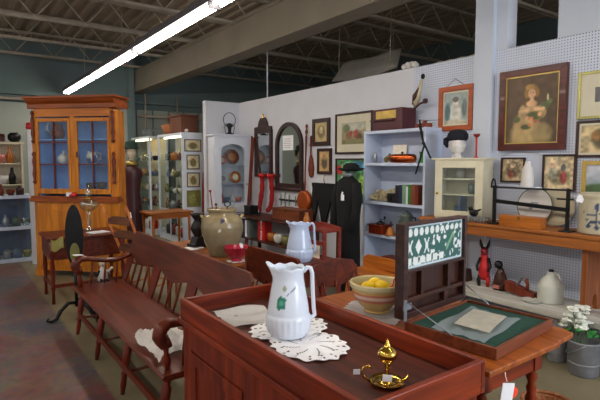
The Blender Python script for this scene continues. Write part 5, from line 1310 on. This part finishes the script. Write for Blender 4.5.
CN = [('vase','vase'),('bowl','bowl'),('bottle','bottle'),('covered_jar','jar')]
meshc = {}
def curio(loc, k, mt, label, group, sc=1.0):
    nm, cat = CN[k]
    if (k, mt) not in meshc:
        o = obj(nm, B().lathe(CP[k], n=16), mt, None, loc=(0,0,0)); meshc[(k, mt)] = o
    else:
        o = meshc[(k, mt)].copy(); C.objects.link(o)
    o.location = loc; o.scale = (sc, sc, sc); tag(o, label, cat, group); return o
for cx_, cy_, nm in ((3.79, 9.45, 'nearer'), (3.72, 11.1, 'farther')):
    for si, z in enumerate((.633, .963, 1.293, 1.633)):
        for j in range(9):
            k = random.randrange(4); mt = random.choice(mats_)
            y = cy_ - .54 + .135*j
            curio((cx_-.08+.10*random.random(), y, z), k, mt, 'small %s crowded on a glass shelf of the %s white display case' % (CN[k][1], nm), '%ss in the %s display case' % (CN[k][1], nm), .7+.55*random.random())
    for j, mt in enumerate(('red','headwhite','darkred','blackbook')):
        curio((cx_-.07, cy_-.42+.26*j, .121), 3, mt, '%s pot at the bottom of the %s white display case' % (('bright red','white','dark red','black')[j], nm), None, 1.6)
for i, (x0, x1, z0, z1, lab, bgc) in enumerate(((3.62,3.96,1.80,2.03,'small landscape print, topmost of four on the display case end',(206,198,164)),(3.66,3.92,1.46,1.74,'small dark framed print, second down on the display case end',(206,198,164)),(3.66,3.92,1.12,1.40,'small dark framed print, third down on the display case end',(206,198,164)))):
    wall_frame(x0, x1, z0, z1, .016, 'frame_dark', lab, bgc, [(.5,.45,.28,.32,(120,112,70)),(.5,.7,.12,.1,(150,90,60))], rz=0, yy=8.782, n=24, d=.012, seed=i*4)
wall_frame(3.65, 3.93, .74, 1.06, .01, 'olive', 'olive coloured print, lowest on the display case end', (120,120,60), [(.4,.5,.3,.3,(150,150,80))], rz=0, yy=8.782, n=24, d=.012)
# things on top of cases
T = thing('flat_basket', 'wide wicker basket tipped up on top of the nearer display case', 'basket', (3.79, 9.86, 2.161), RW)
obj('basket_body', B().lathe([(.18,0),(.24,.08),(.28,.2),(.27,.2),(.22,.08),(1e-4,.03)], n=28, sy=.7), 'wicker', T); obj('basket_handle', B().tube([(.27*math.cos(PI*k/12),0,.19+.24*math.sin(PI*k/12)) for k in range(13)], .012, 6), 'wicker', T)
T = thing('lidded_hamper', 'boxy brown wicker hamper on top of the nearer display case', 'basket', (3.79, 9.20, 2.161), RW)
obj('hamper_body', B().box(-.27,-.18,0,.28,.18,.31), 'wickerdark', T, bev=.02); obj('hamper_lid', B().box(-.28,-.19,.311,.29,.19,.35), 'wickerdark', T, bev=.02); obj('strap', B().box(-.14,-.19,0,-.11,-.172,.30), 'brownbook', T)
b = B(); 
T = thing('wire_bird_cage', 'open grey wire rack on top of the farther display case', 'rack', (3.72, 10.9, 2.161), RW)
b = B()
for k in range(6):
    x = -.25+.1*k; b.tube([(x,-.12,0),(x,-.12,.16),(x,.12,.16),(x,.12,0)], .006, 6)
b.tube([(-.27,-.12,.08),(.27,-.12,.08)], .006, 6).tube([(-.27,-.12,.15),(.27,-.12,.15)], .006, 6).tube([(-.27,.12,.15),(.27,.12,.15)], .006, 6)
obj('wire_frame', b, 'steel', T)
T = thing('white_knob_ornament', 'small white round ornament on the display case beside the brown hamper', 'ornament', (3.70, 8.855, 2.161), RW)
obj('white_ball', B().ball((0,0,.035), .035).lathe([(.02,0),(.02,.01)], n=12), 'headwhite', T)
# maroon post at the partition end
T = thing('red_garment', 'narrow dark red garment hanging between the display case and the partition', 'garment', (3.86, 8.5, .5), 0)
obj('cloth', B().lathe([(.05,0),(.06,.3),(.055,.8),(.05,1.2),(.03,1.42)], n=20, sy=.5, fn=lambda i,a,r,z:(r*(1+.1*math.cos(a*5)), z)), 'darkred', T)
obj('hook', B().tube([(0,0,1.4),(0,0,1.5),(.02,0,1.53)], .006, 6), 'black', T)
T.location = (3.90, 8.52, .0); obj('weighted_base', B().lathe([(.10,0),(.10,.02),(.02,.03),(.012,.05)], n=20).tube([(0,0,.03),(0,0,.5)], .012, 8), 'black', T)

# white corner cabinet with plates
T = thing('white_corner_cabinet', 'tall white painted cabinet with an arched glazed door holding plates', 'cabinet', (4.13, 7.93, 0), math.radians(-4))
cw, ch = .35, 2.06
b = B().box(-cw,-.13,0,-cw+.03,.15,ch).box(cw-.03,-.13,0,cw,.15,ch).box(-cw+.03,.135,0,cw-.03,.15,ch).box(-cw+.03,-.13,0,cw-.03,.135,.08)
obj('carcass', b, 'white', T); obj('cornice', B().box(-cw-.03,-.17,ch,cw+.03,.17,ch+.03).box(-cw-.015,-.15,ch-.04,cw+.015,-.131,ch), 'white', T, bev=.004)
aw = .225
outer = [(-cw,.70),(cw,.70),(cw,ch-.041),(-cw,ch-.041)]
b = B().box(-cw,-.15,.70,-aw,-.131,ch-.041).box(aw,-.15,.70,cw,-.131,ch-.041).box(-aw,-.15,.70,aw,-.131,.86)
n = 16; top = [(aw*math.cos(PI*k/n), 1.80+.12*math.sin(PI*k/n)) for k in range(n+1)]
b.prism([(aw,ch-.041)]+[(x,z) for x,z in top]+[(-aw,ch-.041)], -.15, -.131)
d = obj('door', b, 'white', T); obj('door_glass', B().box(-aw,-.142,.86,aw,-.138,1.93), 'glass', d); obj('door_knob', B().ball((aw+.04,-.16,1.2), .014), 'brass', d)
obj('lower_door', B().box(-cw+.01,-.148,.08,cw-.01,-.131,.68), 'white', T, bev=.004)
for z in (.86, 1.20, 1.54): obj('inner_shelf', B().box(-cw+.031,-.11,z,cw-.031,.134,z+.014), 'shelfwhite', T)
def plate_up(x, z, r, label, mt, mc, sc=0):
    M4 = mat_of(bpy.data.objects['white_corner_cabinet']); p = M4 @ Vector((x, .02, z))
    T_ = thing('display_plate', label, 'plate', p, math.radians(-4), tilt=(-.15, 0))
    obj('plate_disc', B().tube([(0,.01,r),(0,-.004,r),(0,-.012,r)], [r*.6,r*.92,r], 28), mt, T_)
    obj('plate_centre', B().tube([(0,-.0125,r),(0,-.015,r)], [r*.55,r*.5], 24), mc, T_)
plate_up(.06, 1.555, .14, 'large amber brown plate on the top shelf of the white corner cabinet', 'copperwood', 'amber')
plate_up(-.14, 1.555, .08, 'small rose plate on the top shelf of the white corner cabinet', 'rosy', 'headwhite')
plate_up(-.12, 1.215, .09, 'pale patterned plate on the middle shelf of the white corner cabinet', 'headwhite', 'steel')
plate_up(.12, 1.215, .11, 'orange plate on the middle shelf of the white corner cabinet', 'amber', 'paper')
for j in range(4):
    p = mat_of(T) @ Vector((-.17+.11*j, -.02, .875)); curio(p, (0,1,0,1)[j], ('rosy','bluegrey','headwhite','rosy')[j], ('rose vase','blue grey bowl','white vase','rose bowl')[j] + ' low behind the glass of the white corner cabinet', None, .9)
T = thing('wire_lantern', 'black wire lantern frame with a big hoop on top of the white corner cabinet', 'lantern', (4.12, 7.9, 2.091), 0)
obj('lantern_base', B().lathe([(.07,0),(.07,.02),(.03,.04),(.035,.12),(.06,.16),(.03,.2)], n=20), 'black', T)
obj('hoop', B().tube([(.12*math.cos(2*PI*k/28),0,.26+.13*math.sin(2*PI*k/28)) for k in range(29)], .007, 6), 'black', T)
obj('guard', B().tube([(-.07,0,.0),(-.1,0,.14),(-.05,0,.2)], .006, 6).tube([(.07,0,0),(.1,0,.14),(.05,0,.2)], .006, 6), 'black', T)
# white spatter jug between cabinet and crock
T = thing('spatter_jug', 'white and blue patterned jug behind the tan crock', 'jug', (3.2, 5.9, .70), 0)
T.location = (2.24, 4.62, .751)
o = obj('jug_body', B().lathe([(.06,0),(.10,.06)] + [(.11,.10+.02*k) for k in range(5)] + [(.08,.24),(.07,.28),(.08,.31),(.07,.31)], n=40), 'glaze', T); paintmesh(o, lambda co: (70, 80, 130) if vnoise(co.x*28+2, co.z*28+co.y*20) > .72 else (202, 206, 206))
obj('jug_handle', B().tube([(.07,-.02,.29),(.13,-.03,.28),(.14,-.03,.18),(.10,-.02,.12)], .01, 8), 'headwhite', T)

# far left display shelves and glass counter
T = thing('glass_counter', 'low glass display counter with grey trim at the far left', 'display case', (.62, 9.15, 0), 0)
gw = .46
for z in (.0, .52, 1.02): obj('shelf_board', B().box(-gw,-.25,z,gw,.25,z+.05), 'shelfwhite', T)
obj('front_glass', B().box(-gw,-.25,.05,gw,-.245,.52).box(-gw,-.25,.57,gw,-.245,1.02), 'glass', T)
obj('side_glass', B().box(gw-.005,-.245,.05,gw,.25,.52).box(gw-.005,-.245,.57,gw,.25,1.02), 'glass', T)
obj('back_panel', B().box(-gw,.235,.05,gw-.005,.25,.52).box(-gw,.235,.57,gw-.005,.25,1.02), 'bluegrey', T)
for si, z in enumerate((.0505, .5705)):
    for j in range(6):
        k = random.randrange(4); mt = random.choice(['glassware','greygreen','headwhite','steel','bluegrey','olive'])
        curio((.28+.14*j, 9.05, z), k, mt, 'small %s inside the low glass counter at the far left' % CN[k][1], '%ss in the glass counter' % CN[k][1], 1.0+.15*random.random())
for j in range(6):
    k = random.randrange(4); mt = random.choice(['dark','copperwood','black','amber','olive'])
    curio((.26+.13*j, 9.02, 1.071), k, mt, 'small dark %s standing on top of the low glass counter' % CN[k][1], 'dark %ss on the glass counter' % CN[k][1], .9+.1*random.random())
T = thing('hutch_cabinet', 'pale framed hutch with shelves of crockery against the far left', 'cabinet', (.60, 9.75, 0), 0)
obj('hutch_body', B().box(-.5,.14,0,.44,.16,1.9).box(-.5,-.14,0,-.47,.14,1.9).box(.41,-.14,0,.44,.14,1.9), 'cream', T)
obj('hutch_top', B().box(-.52,-.16,1.9,.46,.16,1.94), 'cream', T)
for z in (1.2, 1.56): obj('hutch_shelf', B().box(-.469,-.13,z,.409,.139,z+.02), 'cream', T)
obj('hutch_back', B().box(-.47,.12,1.22,.41,.138,1.9), 'paper', T)
for (x, z, k, mt, lab) in ((.3,1.581,3,'olive','olive jar on the upper shelf of the far left hutch'),(.5,1.581,0,'amber','amber vase on the upper shelf of the far left hutch'),(.7,1.581,1,'rosy','rose bowl on the upper shelf of the far left hutch'),(.85,1.581,2,'amber','amber bottle on the upper shelf of the far left hutch'),
                           (.35,1.221,3,'black','black jar on the lower shelf of the far left hutch'),(.55,1.221,0,'blackbook','black vase on the lower shelf of the far left hutch'),(.72,1.221,1,'headwhite','white bowl on the lower shelf of the far left hutch'),(.87,1.221,2,'black','black bottle on the lower shelf of the far left hutch')):
    curio((x, 9.68, z), k, mt, lab, None, 1.5)
T = thing('travel_trunk', 'dark red rounded trunk on top of the far left hutch', 'trunk', (.52, 9.72, 1.941), 0)
obj('trunk_body', B().prism([(-.13,0),(.13,0),(.13,.08),(.08,.13),(-.08,.13),(-.13,.08)], -.36, .26, 'YZ'), 'maroon', T); obj('trunk_strap', B().prism([(-.134,0),(.134,0),(.134,.082),(.082,.134),(-.082,.134),(-.134,.082)], -.1, -.07, 'YZ'), 'dark', T)
tag(obj('black_pot', B().lathe([(.06,0),(.10,.05),(.10,.12),(.06,.16),(.05,.16),(.08,.1),(1e-4,.02)], (.93,9.70,1.941), 20), 'black'), 'round black pot on top of the far left hutch', 'pot')
T = thing('slim_display_post', 'tall slim white post display with a red top beside the pine cupboard', 'stand', (1.03, 8.6, 0), 0)
obj('post', B().box(-.032,-.032,0,.032,.032,2.10), 'white', T); obj('red_cap', B().lathe([(.036,2.10),(.05,2.13),(.04,2.2),(.001,2.21)], n=16), 'red', T)
